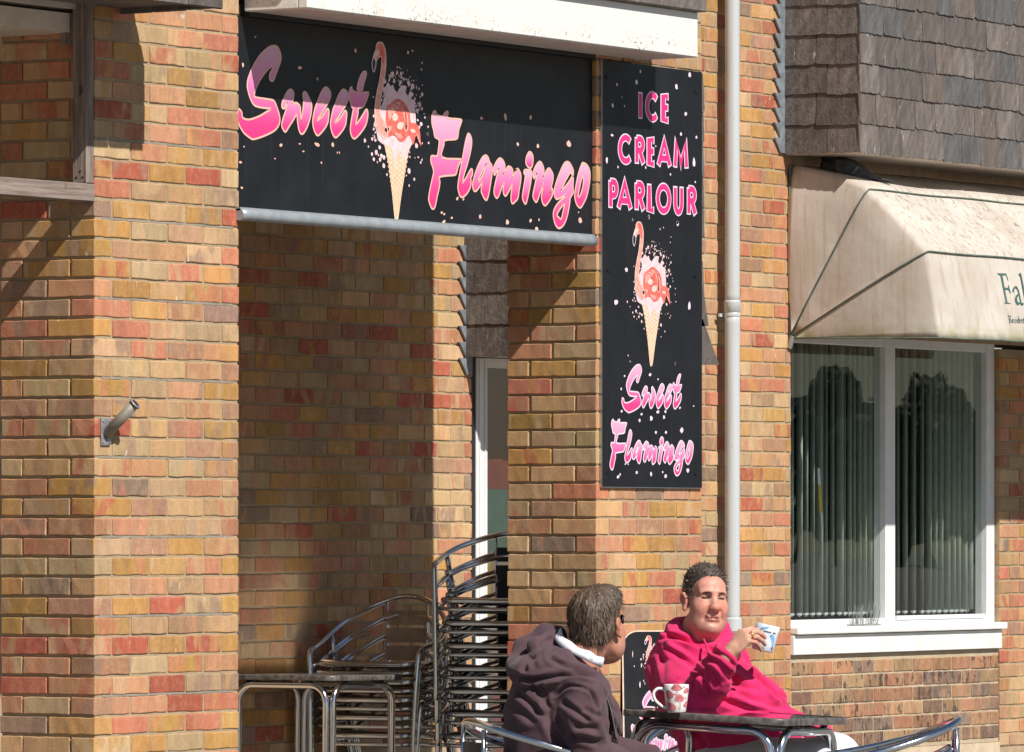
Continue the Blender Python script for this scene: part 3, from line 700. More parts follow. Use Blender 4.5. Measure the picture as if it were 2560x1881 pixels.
# ICE CREAM PARLOUR, drawn as strokes
def bowl(cx, cz, rx, rz, a0, a1, n=10):
    return [(cx + rx * math.cos(math.radians(a0 + (a1 - a0) * i / n)), cz + rz * math.sin(math.radians(a0 + (a1 - a0) * i / n))) for i in range(n + 1)]
STROKES = {'I': [[(.5, 0), (.5, 1)]], 'C': [bowl(.55, .5, .5, .5, 48, 312, 18)], 'E': [[(1, 1), (.1, 1), (.1, 0), (1, 0)], [(.1, .53), (.95, .53)]],
 'R': [[(.1, 0), (.1, 1)], [(.16, 1), (.55, 1)] + bowl(.55, .76, .4, .24, 90, -90, 8)[1:] + [(.16, .52)], [(.5, .5), (1, 0)]], 'A': [[(0, 0), (.5, 1), (1, 0)], [(.2, .28), (.8, .28)]],
 'M': [[(.03, 0), (.12, 1), (.5, .12), (.88, 1), (.97, 0)]], 'P': [[(.1, 0), (.1, 1)], [(.16, 1), (.55, 1)] + bowl(.55, .73, .4, .27, 90, -90, 8)[1:] + [(.16, .46)]],
 'L': [[(.1, 1), (.1, 0), (1, 0)]], 'O': [bowl(.5, .5, .5, .5, 0, 360, 24)], 'U': [[(.06, 1), (.06, .38)] + bowl(.5, .38, .44, .38, 180, 360, 10)[1:] + [(.94, 1)]]}
q = lambda zx, zy: Vp(1495 + zx / 4.03, 150 + zy / 4.03)
def sq(p, e):   # square ends: lengthen an open stroke
    p = list(p)
    for a, b in ((0, 1), (-1, -2)):
        dx, dz = p[a][0] - p[b][0], p[a][1] - p[b][1]; l = math.hypot(dx, dz) + 1e-9; p[a] = (p[a][0] + dx / l * e, p[a][1] + dz / l * e)
    return p
for word, boxes, ya, yb in (('ICE', ((405,445),(465,618),(628,722)), 315, 635), ('CREAM', ((190,352),(360,475),(487,580),(588,742),(750,915)), 770, 1090), ('PARLOUR', ((95,210),(185,347),(358,475),(487,577),(578,738),(750,866),(885,997)), 1226, 1556)):
    zt = q(560, ya)[1]; zb = q(560, yb)[1]
    for ch, (a, b) in zip(word, boxes):
        xa, xb = q(a, 500)[0], q(b, 500)[0]; wd = .024; ins = wd / 2 + .006
        f = lambda p: (xa + ins + p[0] * (xb - xa - 2 * ins), zb + ins + p[1] * (zt - zb - 2 * ins))
        back, front = MB(), MB()
        for si, st in enumerate(STROKES[ch]):
            hh = .00025 * si
            s = [f(p) for p in st]; cl = ch == 'O'
            if cl: s = s[:-1]
            ribbon(back, s if cl else sq(s, .007), wd + .011, lambda x, z: bdv(x, z, .0010 + hh * .5), cl)
            ribbon(front, s, wd, lambda x, z: bdv(x, z, .0018 + hh), cl)
        o = back.build('lettering', M['lilac'], t); front.build('letter_fill', M['magenta'], o)
sp = []
for zx, zy, a, b in ((922,150,4,7),(788,272,4,7),(882,545,4,5),(835,748,3,5),(990,780,3,4),(88,1010,3,9),(965,1035,4,12),(140,760,4,3),(200,1080,2,3),(478,1085,2,4),(728,1155,2,3),(978,1232,2,3),(385,225,4,6),(425,118,2,5),(190,250,2,4),(145,460,3,6),(265,465,2,2),(510,1580,2,5),(348,1610,2,3),(800,1640,3,5),(580,870,2,2),(240,378,1.5,1.5)):
    X, Z = q(zx, zy); sp.append((X, Z, a / 590 * 1.7, b / 590, 0))
for zx, zy, a, b in ((300,570,4,6),(190,915,6,7),(965,955,4,11),(843,85,3,7),(538,15,2,5),(368,42,2,3),(818,1565,2,3),(318,1480,1.5,2),(335,1548,2,2)):
    X, Z = u(zx, zy); sp.append((X, Z, a / 590 * 1.7, b / 590, -.3 if zx == 965 else 0))
for zx, zy, a, b in ((630,230,4,4),(727,285,2,2.5),(320,245,2,3),(280,403,2,4),(285,672,3,3),(527,708,3,3),(503,785,3,4),(645,760,4,7),(725,683,5,4),(817,678,3,4),(800,745,3,5),(993,632,3,3),(1160,610,2,2),(700,930,3,4),(823,930,3,4),(1015,905,5,7),(243,1470,4,4),(268,1440,2,3),(470,1418,3,4),(643,1435,3,6),(783,1413,2,3),(820,1463,4,5),(1088,1392,4,6),(938,95,2,3),(387,72,2,2.5),(330,1315,2,2),(365,1318,1.5,2)):
    X, Z = v(zx, zy); sp.append((X, Z, a / 590 * 1.7, b / 590, .2))
specks(t, sp, bdv, M['lilac'], 9)
for x, z in ((.05, .06), (.775, .06), (.05, .92), (.775, .92), (.04, 1.74), (.78, 1.72)):
    MB().lathe([(.0, .004), (.009, .004), (.011, .0)], 12).build('screw_cap', M['sign'], t).matrix_local = Matrix.Translation((x, -.0005, z)) @ Matrix.Rotation(math.pi / 2, 4, 'X')

# --- left bay: empty timber frame, slate canopy
t = thing('timber_frame', 'empty weathered grey timber sign frame beside the left pillar', 'timber frame', (-.002, 0, 2.55))
MB().box(-.047, 0, 0, .066, .095, .80).build('upright', M['wood'], t, bevel=.003)
MB().box(-2.2, 0, -.004, .062, .027, .093).build('bottom_rail', M['wood_rail'], t, bevel=.003)
MB().box(-.045, -.003, .0665, .125, .62, .735).build('block', M['wood'], t, bevel=.003)
mb = MB()
for z in (.42, .135, .12): mb.lathe([(0, 0), (.004, 0), (.004, .003), (0, .003)], 8)
bo = MB()
for z, y in ((.43, .03), (.14, .03), (.117, .048), (.117, .02)):
    bo.tube([(-.0485, y, z), (-.0465, y, z)], .0045, 8)
bo.build('bolt_holes', M['black'], t)
t = thing('slate_canopy', 'dark slate canopy corner jutting out at the top of the left pillar', 'canopy', (.142, 0, 3.29))
MB().box(-3.4, 0, -.47, -.001, .022, .31).build('core', M['slate'], t)
for i in range(12):
    a = -.0 - i * .22
    MB().box(a - .217, a - .002, -.492, -.473, -.004 + random.uniform(-.004, .004), .30).build('slate', M['slate'], t, bevel=.004)
for i in range(3):
    MB().box(.001, .02, -.468 + i * .155, -.468 + i * .155 + .15, .0 + random.uniform(-.003, .003), .3).build('slate', M['slate'], t, bevel=.004)
# ------------------------------------------------------------------ slate bays, flashing, pipe
def slate_mesh(W, H, seed):
    rr = random.Random(seed); n = max(5, int(W / .02)); bot = []; d = 0
    for i in range(n + 1):
        d = rr.uniform(-.003, .0035); bot.append((-W / 2 + W * i / n, -H / 2 + d + (.010 if i in (0, n) and rr.random() < .4 else 0)))
    front = bot + [(W / 2, H / 2), (-W / 2, H / 2)]
    th = .008
    mb = MB().prism(front, lambda p: (p[0], -th / 2 + (.001 if p[1] > 0 else 0), p[1]), lambda p: (p[0], th / 2, p[1]))
    return mb.mesh('slate')
_sl = {}
def slate(parent, x, y, z, W, H, face, lean=.038):
    k = (round(W, 2), H, random.randrange(5))
    if k not in _sl: _sl[k] = slate_mesh(k[0], H, hash(k) % 999)
    o = link('slate', _sl[k], M['slate'], parent); o.location = (x, y, z)
    o.scale = (W / k[0], 1, 1)
    o.rotation_euler = (-lean + random.gauss(0, .006), random.gauss(0, .012), random.gauss(0, .006) + (0 if face == 'front' else -math.pi / 2))
    return o
RH = .150
def bay(label, X0, X1, Y0, Z0, rows, fw, split, right=False):
    t = thing('slate_bay', label, 'slate hung bay', (X0, Y0, Z0)); D = YW - Y0
    MB().box(.012, X1 - X0 - .012, .012, D - .002, .012, rows * RH + .2).build('core', M['soffit'], t)
    MB().box(.02, X1 - X0 - .02, .02, D - .003, .004, .011).build('soffit', M['soffit'], t)
    for k in range(rows):
        zc = k * RH + RH * .62; H = RH * 1.25
        x = -.016
        ws = []
        first = True
        while x < X1 - X0 + .0:
            W = fw * random.uniform(.9, 1.12) * (.72 if (first and k % 2) else 1.0); first = False
            W = min(W, X1 - X0 + .03 - x)
            if W < .05: break
            slate(t, x + W / 2, -.006 - k * .0004 + random.uniform(-.002, .001), zc + random.gauss(0, .003), W - .003, H, 'front'); x += W
        a = split[k % 2] * (D + .012)
        for y0, y1 in ((-.012, D - a), (D - a, D - .004)):
            if y1 - y0 < .05: continue
            slate(t, -.006, (y0 + y1) / 2, zc + random.gauss(0, .003), y1 - y0 - .004, H, 'left')
    return t
bay('slate hung bay at top right, above the cream awning', 8.266, 11.6, 1.365, 3.238, 7, .213, (.57, .43))
b2 = bay('slate hung bay partly hidden behind the second pillar, lower than the other', 5.313, 6.74, 1.39, 2.150, 9, .213, (.93, .99))
for (x0, x1, zt, zb) in ((6.735, 6.80, 2.52, 2.325), (6.735, 6.90, 2.36, 2.140)):
    MB().prism([(x0, zb), (x1, zb + .005), (x0 + .012, zt), (x0, zt)], lambda p: (p[0] - 5.313, -.02, p[1] - 2.15), lambda p: (p[0] - 5.313, .004, p[1] - 2.15)).build('slate', M['slate'], b2)

def flashing(label, x, z0, z1, zref):
    t = thing('lead_flashing', label, 'lead flashing', (x, YW, z0))
    n = int((z1 - z0) / CH)
    MB().box(-.052, .0, -.012, -.002, .0, z1 - z0).build('upstand', M['lead'], t)
    for k in range(n):
        z = (k + .0) * CH
        MB().prism([(-.0525, z + CH * .05), (-.0525, z + CH), (-.112 + random.uniform(-.008, .008), z + CH * .99), (-.106, z + CH * .93)], lambda p: (p[0], -.0125 - random.uniform(0, .003), p[1]), lambda p: (p[0], -.0035, p[1])).build('step', M['lead'], t)
flashing('long stepped lead flashing up the sunlit wall beside the top right slate bay', 8.262, 3.25, 4.15, 1.36)
flashing('stepped lead flashing on the passage wall beside the hidden slate bay', 5.36, 2.07, 2.74, 1.36)

t = thing('drainpipe', 'pale grey drainpipe running down the wall to the right of the tall sign', 'drainpipe', (7.622, 1.722, .85))
zj = ZC + (1330 - 772) / FPX * 30.6 - .85
MB().tube([(0, 0, .02 + (zj - .04) * k / 24) for k in range(25)], .0375, 20).build('lower_length', M['pipe'], t, smooth=True)
MB().tube([(0, 0, zj + .005 + (4.195 - zj) * k / 50) for k in range(51)], .0365, 20).build('upper_length', M['pipe'], t, smooth=True)
MB().lathe([(.0375, zj - .03), (.0402, zj - .028), (.0402, zj + .012), (.0412, zj + .018), (.0412, zj + .026), (.037, zj + .03)], 20).build('socket', M['pipe'], t, smooth=True)
MB().lathe([(.0375, zj - .052), (.0402, zj - .05), (.0402, zj - .038), (.0375, zj - .032)], 20).box(-.05, .05, .042, .052, zj - .052, zj - .036).box(-.012, .012, .03, .052, zj - .053, zj - .033).build('bracket', M['pipe'], t)
MB().lathe([(.0, -.0), (.047, 0), (.047, .06), (.0375, .066)], 20).build('shoe', M['pipe'], t)
MB().tube([(0, 0, -.8), (0, 0, 0)], .055, 14).build('clay_drain', M['mortar_grey'], t)

# flagpole holder
bx, bz = onY(262, 1080, 0)
t = thing('flagpole_holder', 'grey angled metal flagpole socket screwed to the left pillar', 'flagpole holder', (bx, 0, bz))
MB().box(-.030, .030, -.007, -.0005, -.052, .052).build('plate', M['steel'], t, bevel=.006, seg=2)
e = onY(306, 1010, -.10); dz = e[1] - bz
axis = Vector((.035, -.115, .105))
MB().tube([(0, -.004, -.012), axis * 1.0], .0205, 16).build('socket_tube', M['bracket_paint'], t, smooth=True)
a1 = axis * 1.02
MB().tube([axis * .985, a1], .0245, 16).build('rim', M['steel'], t, smooth=True)
MB().tube([a1 * .97, a1 * 1.006], .0165, 14).build('bore', M['black'], t)
sc_ = MB()
for x in (-.021, .021):
    for z in (-.04, .04): sc_.tube([(x, -.0105, z), (x, -.0068, z)], .005, 8)
sc_.build('screws', M['steel'], t)

# ------------------------------------------------------------------ awning
XA = 8.315
prof_key = [(1.795, 3.197), (1.60, 3.150), (1.40, 3.090), (1.352, 3.055), (1.20, 2.925), (1.05, 2.775), (1.015, 2.735), (.97, 2.52), (.932, 2.305)]
t = thing('shop_awning', 'stained cream canvas awning with dark green piping, lettering cut off at right', 'awning', (0, 0, 0))
prof = arc([(y, z, 0) for y, z in prof_key], 4); NP = len(prof)
vs = []; fs = []
HY, HZ = 1.795, 2.318
rr = random.Random(4)
ts = [0, .12, .25, .4, .55, .7, .82, .92, .97, 1.0]
for ti, tt in enumerate(ts):
    for i, p in enumerate(prof):
        y = HY + (p[0] - HY) * tt; z = HZ + (p[1] - HZ) * tt
        s = i / (NP - 1)
        bul = -.012 * math.sin(math.pi * tt) * (1 + .8 * math.sin(9 * s + 2 * tt)) + .018 * max(0, tt - .9) / .1
        vs.append((XA + bul, y, z))
xs = [XA + .035, XA + .075] + [XA + .13 + 3.2 * k / 24 for k in range(25)]
for xi, x in enumerate(xs):
    for i, p in enumerate(prof):
        s = i / (NP - 1)
        sag = (.010 if s < .62 else .002) * math.sin(math.pi * min(1, (x - XA) / 1.6)) * (math.sin(math.pi * ((s * 3) % 1)) ** 2) + .003 * math.sin(7 * x + 5 * s)
        k = .012 * math.exp(-(x - XA) / .03)
        vs.append((x, p[0] + sag + k, p[1] - sag * .6 + .004 * math.exp(-((s * 3) % 1 - .5) ** 2 * 30) * math.sin(5.3 * x)))
R = len(ts) + len(xs)
for a in range(R - 1):
    for i in range(NP - 1):
        fs.append((a * NP + i, a * NP + i + 1, (a + 1) * NP + i + 1, (a + 1) * NP + i))
can = MB().add(vs, fs).build('canvas', M['canvas'], t, smooth=True)
sm = can.modifiers.new('thickness', 'SOLIDIFY'); sm.thickness = .004; sm.offset = -1
def prof_at(i): return vs[(len(ts) - 1) * NP + i]
pip = []
for i in (12, 24, NP - 1):
    pts = [(XA - .004, HY, HZ)]
    pts += [(vs[k * NP + i][0] - .006, vs[k * NP + i][1], vs[k * NP + i][2]) for k in range(2, len(ts) - 1)]
    pts += [(vs[k * NP + i][0], vs[k * NP + i][1] - .006, vs[k * NP + i][2] + .003) for k in range(len(ts) - 1, R)]
    MB().tube(pts, .0042, 6).build('piping', M['green_trim'], t, smooth=True)
MB().tube([(XA - .004, HY - .004, HZ - .01), (XA - .006, HY - .004, 3.19), (XA + .02, HY - .02, 3.197)], .007, 6).build('piping', M['green_trim'], t, smooth=True)
MB().tube([(XA - .004, HY, HZ - .05), (XA - .004, HY - .02, HZ + .01)], .014, 8).build('hinge', M['steel'], t)
# lettering on the lower front of the awning
pa, pb = Vector((0, .932, 2.305)), Vector((0, 1.015, 2.735)); dv = (pb - pa).normalized(); nv = Vector((0, -dv.z, dv.y))
def val(x, h, off=.004):
    k = (h - pa.z) / dv.z
    return Vector((x, pa.y + dv.y * k, h)) + nv * off
def onval(px, py):
    d = 0.97
    for _ in range(6):
        X, Z = onY(px, py, d); d = pa.y + dv.y / dv.z * (Z - pa.z)
    return X, Z
ap = lambda pts: [onval(2460 + a / 7.51, 640 + b / 7.51) for a, b in pts]
def vput(x, z): return val(x, z, .0055)
flat('lettering', [ap([(230,330),(400,335),(445,470),(432,470),(395,372),(330,370),(370,600),(430,605),(445,540),(490,715),(478,710),(440,645),(378,645),(425,880),(480,893),(480,908),(370,905),(367,888),(388,872),(292,385),(240,348)])], M['green_ink'], t, vput)
flat('lettering', [ap([(525,690),(520,630),(560,570),(600,575),(640,650),(690,880),(710,895),(735,885),(732,920),(690,930),(665,895),(630,930),(590,905),(562,820),(590,740),(632,715),(610,630),(575,605),(550,650),(550,685)]), ap([(640,745),(665,850),(640,885),(615,860),(605,790)])], M['green_ink'], t, vput)
flat('lettering', [ap([(628,350),(675,318),(690,370),(745,650),(775,800),(800,930),(770,935),(735,740),(665,385)])], M['green_ink'], t, vput)
small = MB()
def sml(pts, wd=.004): ribbon(small, ap(pts), wd, vput, False)
sml([(445,1135),(470,1255)], .006); sml([(430,1130),(480,1135),(490,1165),(480,1190),(455,1195)]); sml([(470,1195),(515,1258)]); sml([(455,1258),(485,1258)])
x = 515
for ch in 'esidenti':
    if ch == 'e': sml([(x,1220),(x+24,1215),(x+16,1190),(x,1200),(x+2,1240),(x+14,1258),(x+28,1250)])
    elif ch == 's': sml([(x+20,1195),(x+4,1200),(x+18,1230),(x+18,1255),(x+2,1255)])
    elif ch == 'i': sml([(x+6,1190),(x+14,1262)]); sml([(x,1150),(x+4,1160)], .005)
    elif ch == 'd': sml([(x+24,1130),(x+38,1262)]); sml([(x+28,1195),(x+8,1200),(x+8,1240),(x+22,1262),(x+34,1245)])
    elif ch == 'n': sml([(x+2,1190),(x+14,1266)]); sml([(x+6,1205),(x+20,1190),(x+30,1205),(x+38,1268)])
    elif ch == 't': sml([(x+4,1160),(x+20,1262),(x+28,1262)]); sml([(x,1192),(x+20,1190)])
    x += {'i': 22, 's': 30, 't': 26}.get(ch, 40)
small.build('small_lettering', M['green_ink'], t)

# ------------------------------------------------------------------ shop window
WY = 1.832
t = thing('shop_window', 'white framed shop window with vertical blinds under the cream awning', 'shop window', (8.335, WY, .82))
WX0, WX1 = 0.0, 2.238
def X_at(px, Y): return onY(px, 1330, Y)[0] - 8.335
mu0, mu1 = X_at(2213, WY), X_at(2237, WY); j0 = X_at(2466, WY)
MB().box(WX0, .055, 0, .07, .03, 1.53).build('frame', M['upvc'], t, bevel=.004)
MB().box(j0, WX1 - .004, -.004, .07, .03, 1.53).build('frame', M['upvc'], t, bevel=.004)
MB().box(mu0, mu1, -.004, .07, .03, 1.53).build('mullion', M['upvc'], t, bevel=.004)
MB().box(.056, mu0 - .001, 0, .07, .03, .072).box(mu1 + .001, j0 - .001, 0, .07, .03, .058).build('bottom_rail', M['upvc'], t, bevel=.004)
MB().box(mu1 + .02, j0 - .02, -.006, .02, .059, .082).build('bead', M['upvc'], t, bevel=.003)
MB().box(.056, mu0 - .001, 0, .07, 1.48, 1.53).box(mu1 + .001, j0 - .001, 0, .07, 1.48, 1.53).build('head', M['upvc'], t, bevel=.004)
MB().box(.05, mu0, .031, .035, .06, 1.49).build('pane', M['glass'], t)
MB().box(mu1, j0, .031, .035, .05, 1.49).build('pane', M['glass'], t)
MB().box(-.0, 2.25, -.075, .0, -.0, .036).build('sill', M['white_paint'], t, bevel=.006, seg=2)
MB().box(.0, 2.228, -.052, -.006, -.105, -.004).build('sill_board', M['white_paint'], t, bevel=.004)
# dim room behind
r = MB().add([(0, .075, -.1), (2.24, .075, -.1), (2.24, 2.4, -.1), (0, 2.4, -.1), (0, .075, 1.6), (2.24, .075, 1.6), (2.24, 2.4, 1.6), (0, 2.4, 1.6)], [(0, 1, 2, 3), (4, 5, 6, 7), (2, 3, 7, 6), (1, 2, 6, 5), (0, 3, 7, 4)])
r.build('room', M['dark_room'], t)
bl = thing('vertical_blinds', 'pale green vertical blind strips hanging inside the shop window', 'blinds', (8.335, WY + .12, .82))
rb = random.Random(8)
def strips(xa, xb, n, tone):
    for k in range(n):
        x = xa + (xb - xa) * (k + .5) / n + rb.uniform(-.006, .006)
        a = math.radians(tone(k / n) + rb.uniform(-6, 6)); w = .085
        dx, dy = math.cos(a) * w / 2, math.sin(a) * w / 2
        z0, z1 = .105, 1.5; vs = []
        for s in (-1, -.33, .33, 1):
            b = .006 * (1 - s * s)
            for z in (z0, z1): vs.append((x + dx * s - dy / w * b * 2, dy * s + dx / w * b * 2, z))
        st = MB().add(vs, [(0, 2, 3, 1), (2, 4, 5, 3), (4, 6, 7, 5)]).build('blind_strip', M['blind'], bl, smooth=True)
        so_ = st.modifiers.new('t', 'SOLIDIFY'); so_.thickness = .0012
        MB().box(x - .02, x + .02, -.004, .004, .092, .105).tube([(x - .03, 0, .1), (x, 0, .085), (x + .03, 0, .1)], .0016, 5).build('weight', M['upvc'], st)
strips(.10, .80, 10, lambda f: 48 if int(f * 10 + .5) % 3 else 58)
strips(.80, mu0 + .05, 6, lambda f: 40 + 38 * f * f)
strips(mu1 + .02, mu1 + .55, 6, lambda f: 38 + 10 * f)
strips(mu1 + .55, j0 + .1, 9, lambda f: 52 + 34 * f)
MB().box(.02, 2.22, -.02, .03, 1.5, 1.53).build('head_rail', M['upvc'], bl)
# stickers, bird spikes
t2 = thing('bird_spikes', 'small patch of wire bird spikes on the window ledge at the mullion', 'bird spikes', (8.335 + X_at(2150, 1.82), 1.80, .858))
MB().box(-.14, .15, -.02, .02, -.001, .006).build('base', M['steel'], t2)
mb = MB()
for k in range(46):
    x = rb.uniform(-.14, .15); mb.tube([(x, 0, 0), (x + rb.uniform(-.03, .03), rb.uniform(-.03, .02), rb.uniform(.07, .115))], .0011, 4)
mb.build('wires', M['steel'], t2)
lv = thing('window_sticker', 'narrow yellow and white sticker strip on the left window pane', 'sticker', (8.335 + X_at(2050, 1.86), WY + .028, 1.53))
MB().box(-.013, .013, 0, .0012, .05, .135).build('white_strip', mat_plain('white_paper', (.62, .66, .68), .7), lv)
MB().box(-.010, .017, 0, .0012, -.09, .049).build('yellow_strip', mat_plain('yellow_paper', (.55, .45, .04), .7), lv)
MB().box(.0, .020, 0, .0012, -.17, -.091).build('white_strip', bpy.data.materials['white_paper'], lv)
lv.rotation_euler = (0, -.09, 0)

# window of the hidden bay: black gap, white post, coloured glass film
t = thing('passage_window', 'white window post and coloured poster glass glimpsed beside the chair stack', 'window', (5.376, YW, .12))
MB().box(-.008, .032, .004, .09, 0, 2.03).build('gap_seal', M['black'], t)
MB().box(.033, .128, -.004, .08, 0, 2.03).build('post', M['upvc'], t, bevel=.004)
MB().box(.050, .056, -.009, -.0035, 0, 2.02).box(.098, .104, -.009, -.0035, 0, 2.02).build('bead', M['upvc'], t)
MB().box(.129, .40, .001, .08, 1.985, 2.03).build('head', M['upvc'], t)
MB().box(.129, .40, .02, .024, 0, 1.984).build('pane', M['glass'], t)
for nm, c, x0, x1, z0, z1 in (('red', (.17, .03, .028), .129, .40, 1.42, 1.98), ('teal', (.06, .105, .095), .129, .40, 1.08, 1.419), ('pink', (.25, .16, .12), .21, .40, .5, 1.079), ('yellow', (.34, .22, .03), .129, .2095, .80, 1.079), ('green', (.055, .10, .085), .129, .2095, .1, .799), ('rose', (.22, .07, .06), .21, .40, .1, .499)):
    MB().box(x0, x1, .032, .036, z0, z1).build('poster_panel', mat_plain(nm + '_poster_print', c, .5), t)

# pigeon
t = thing('pigeon', 'dark pigeon crouched under the slates on top of the awning', 'pigeon', (0, 0, 0))
c0 = onD(2115, 425, 31.05); dirn = Vector((.50, -.80, -.22)).normalized()
bm = bmesh.new(); bmesh.ops.create_uvsphere(bm, u_segments=20, v_segments=14, radius=1.0)
for v_ in bm.verts:
    x = v_.co.x
    k = 1 - .35 * max(0, x) ** 2
    v_.co = Vector((x * .135, v_.co.y * .062 * k, v_.co.z * .060 * k))
me = bpy.data.meshes.new('pigeon_body'); bm.to_mesh(me); bm.free()
pg = mat_plain('blue_grey_plumage', (.05, .055, .065), .7, var=.4, scale=30); pgd = mat_plain('dark_plumage', (.02, .021, .026), .7, var=.3); pgl = mat_plain('pale_wing_bar', (.16, .17, .19), .7)
bo = link('body', me, pg, t, True)
rot = dirn.to_track_quat('X', 'Z').to_matrix().to_4x4()
bo.matrix_local = Matrix.Translation(c0) @ rot
def pb(mb, nm, mat): o = mb.build(nm, mat, t, smooth=True); o.matrix_local = Matrix.Translation(c0) @ rot; return o
bm = bmesh.new(); bmesh.ops.create_uvsphere(bm, u_segments=14, v_segments=10, radius=.036)
for q_ in bm.verts: q_.co += Vector((-.115, 0, .075))
me = bpy.data.meshes.new('head'); bm.to_mesh(me); bm.free(); o = link('head', me, pgd, t, True); o.matrix_local = Matrix.Translation(c0) @ rot
pb(MB().tube([(-.09, 0, .02), (-.112, 0, .07)], .04, 12), 'neck', pgd)
pb(MB().tube([(-.145, 0, .072), (-.168, 0, .066)], lambda f: .008 * (1 - .7 * f), 8), 'beak', pgd)
for s in (-1, 1):
    pb(MB().prism([(-.07, .03), (.0, .042), (.08, .02), (.18, -.012), (.06, -.03), (-.05, -.02)], lambda p: (p[0], s * .064 - s * .02 * max(0, p[0]) * 4, p[1]), lambda p: (p[0], s * .056 - s * .02 * max(0, p[0]) * 4, p[1])), 'wing', pg)
    pb(MB().prism([(.05, .03), (.062, .028), (.035, -.025), (.022, -.022)], lambda p: (p[0], s * .066 - s * .004, p[1]), lambda p: (p[0], s * .060 - s * .004, p[1])), 'wing_bar', pgl)
pb(MB().box(.11, .235, -.034, .034, -.012, -.002), 'tail', pgd)

# dark trees and hedge a long way down the road: seen only mirrored in the shop window
def mirrored(px, py, d):
    q = ray(px); return Vector((CAMX + q[0] * d, 2 * 1.866 - CAMY - q[1] * d, ZC + (HOR - py) * d / FPX))
leafm = mat_plain('dark_tree_foliage', (.055, .065, .05), .9, var=.4, scale=1.2)
barkm = mat_plain('tree_bark', (.06, .045, .035), .9)
rt = random.Random(21)
for k, (px, py, wpx) in enumerate(((2085, 918, 190), (2195, 1010, 90), (1980, 1000, 100), (2335, 938, 230), (2455, 1010, 90), (2255, 1020, 70))):
    c = mirrored(px, py, 240); R_ = wpx / 2 / FPX * 240
    t = thing('tree', ['dark round tree far down the road, mirrored in the left window pane', 'small dark tree at the left edge of the mullion reflection', 'dark tree mirrored at the left edge of the window', 'broad dark tree mirrored in the right window pane', 'dark tree mirrored at the right edge of the right pane', 'low dark tree mirrored beside the mullion'][k], 'tree', (c.x, c.y, 0), 0, 'trees mirrored in the shop window')
    MB().tube([(0, 0, 0), (0, 0, c.z - R_)], lambda f: .22 - .08 * f, 8).build('trunk', barkm, t)
    vs, fs = [], []
    for i in range(9000):
        d_ = Vector((rt.gauss(0, 1), rt.gauss(0, 1), rt.gauss(0, 1))).normalized(); r_ = R_ * rt.uniform(.3, 1.0) ** .5
        p = Vector((d_.x * r_, d_.y * r_, d_.z * r_ * 1.5 + c.z - R_ * 1.5)); a = Vector((rt.gauss(0, 1), rt.gauss(0, 1), rt.gauss(0, 1))).normalized(); b_ = a.orthogonal().normalized(); s_ = rt.uniform(.06, .11)
        n_ = len(vs); vs += [p + a * s_, p + b_ * s_, p - a * s_, p - b_ * s_]; fs.append((n_, n_ + 1, n_ + 2, n_ + 3))
    MB().add(vs, fs).build('crown', leafm, t)
a_, b_ = mirrored(1940, 1075, 236), mirrored(2600, 1075, 236)
vs, fs = [], []
for i in range(5000):
    f = rt.random(); p = a_.lerp(b_, f); p.z = rt.uniform(.1, 1) ** .6 * (a_.z + .35 * math.sin(f * 23) + .25 * math.sin(f * 51)); a = Vector((rt.gauss(0, 1), rt.gauss(0, 1), rt.gauss(0, 1))).normalized(); q_ = a.orthogonal().normalized(); s_ = rt.uniform(.25, .5)
    p.x += rt.uniform(0, 2.5)
    n_ = len(vs); vs += [p + a * s_, p + q_ * s_, p - a * s_, p - q_ * s_]; fs.append((n_, n_ + 1, n_ + 2, n_ + 3))
o = MB().add(vs, fs).build('hedge_foliage', leafm); tag(o, 'long dark hedge far down the road, mirrored in the shop window', 'hedge', kind='stuff')
# ------------------------------------------------------------------ tables and chairs
RZ = VIEW - math.pi / 2                       # turns x to "across the street view", y to "away"
def table(name, label, loc, rz, tilt=(0, 0), S=.575, H=.74, top='tabletop'):
    t = thing(name, label, 'cafe table', loc, rz)
    t.rotation_euler = (tilt[0], tilt[1], rz)
    h = S / 2
    def rr_(s, r, n=5):
        out = []
        for cx, cy, a0 in ((s - r, s - r, 0), (-s + r, s - r, 90), (-s + r, -s + r, 180), (s - r, -s + r, 270)):
            for i in range(n + 1):
                a = math.radians(a0 + 90 * i / n); out.append((cx + r * math.cos(a), cy + r * math.sin(a)))
        return out
    MB().prism(rr_(h - .003, .045), lambda p: (p[0], p[1], H - .021), lambda p: (p[0], p[1], H)).build('tabletop', M[top], t)
    o = rr_(h, .048)
    mb = MB(); n = len(o)
    pr = [(0, -.022), (.0015, -.017), (.0015, -.005), (0, -.0005), (-.006, .0012)]
    vs = []
    for k, (a, z) in enumerate(pr):
        for x, y in o:
            l = math.hypot(x, y); vs.append((x + x / l * a, y + y / l * a, H + z))
    fs = [(k * n + i, k * n + (i + 1) % n, (k + 1) * n + (i + 1) % n, (k + 1) * n + i) for k in range(len(pr) - 1) for i in range(n)]
    mb.add(vs, fs).build('edge_band', M['edge'], t, smooth=True)
    zt = H - .045; R = .075; e = h - .035
    for k in range(4):
        a = e - .022
        path = [(-a, -e, .0), (-a, -e, zt - R)]
        for i in range(1, 7):
            q = math.radians(90 * i / 6); path.append((-a + R * (1 - math.cos(q)), -e, zt - R + R * math.sin(q)))
        path += [(-p[0], p[1], p[2]) for p in path[::-1]]
        o_ = MB().tube(path, .0145, 10).build('leg_frame', M['alu'], t, smooth=True)
        o_.rotation_euler = (0, 0, k * math.pi / 2)
        for x in (-.14, .14):
            bb = MB().box(x - .012, x + .012, -e - .008, -e + .008, zt + .012, H - .0215).build('spacer', M['black'], t); bb.rotation_euler = (0, 0, k * math.pi / 2)
    return t
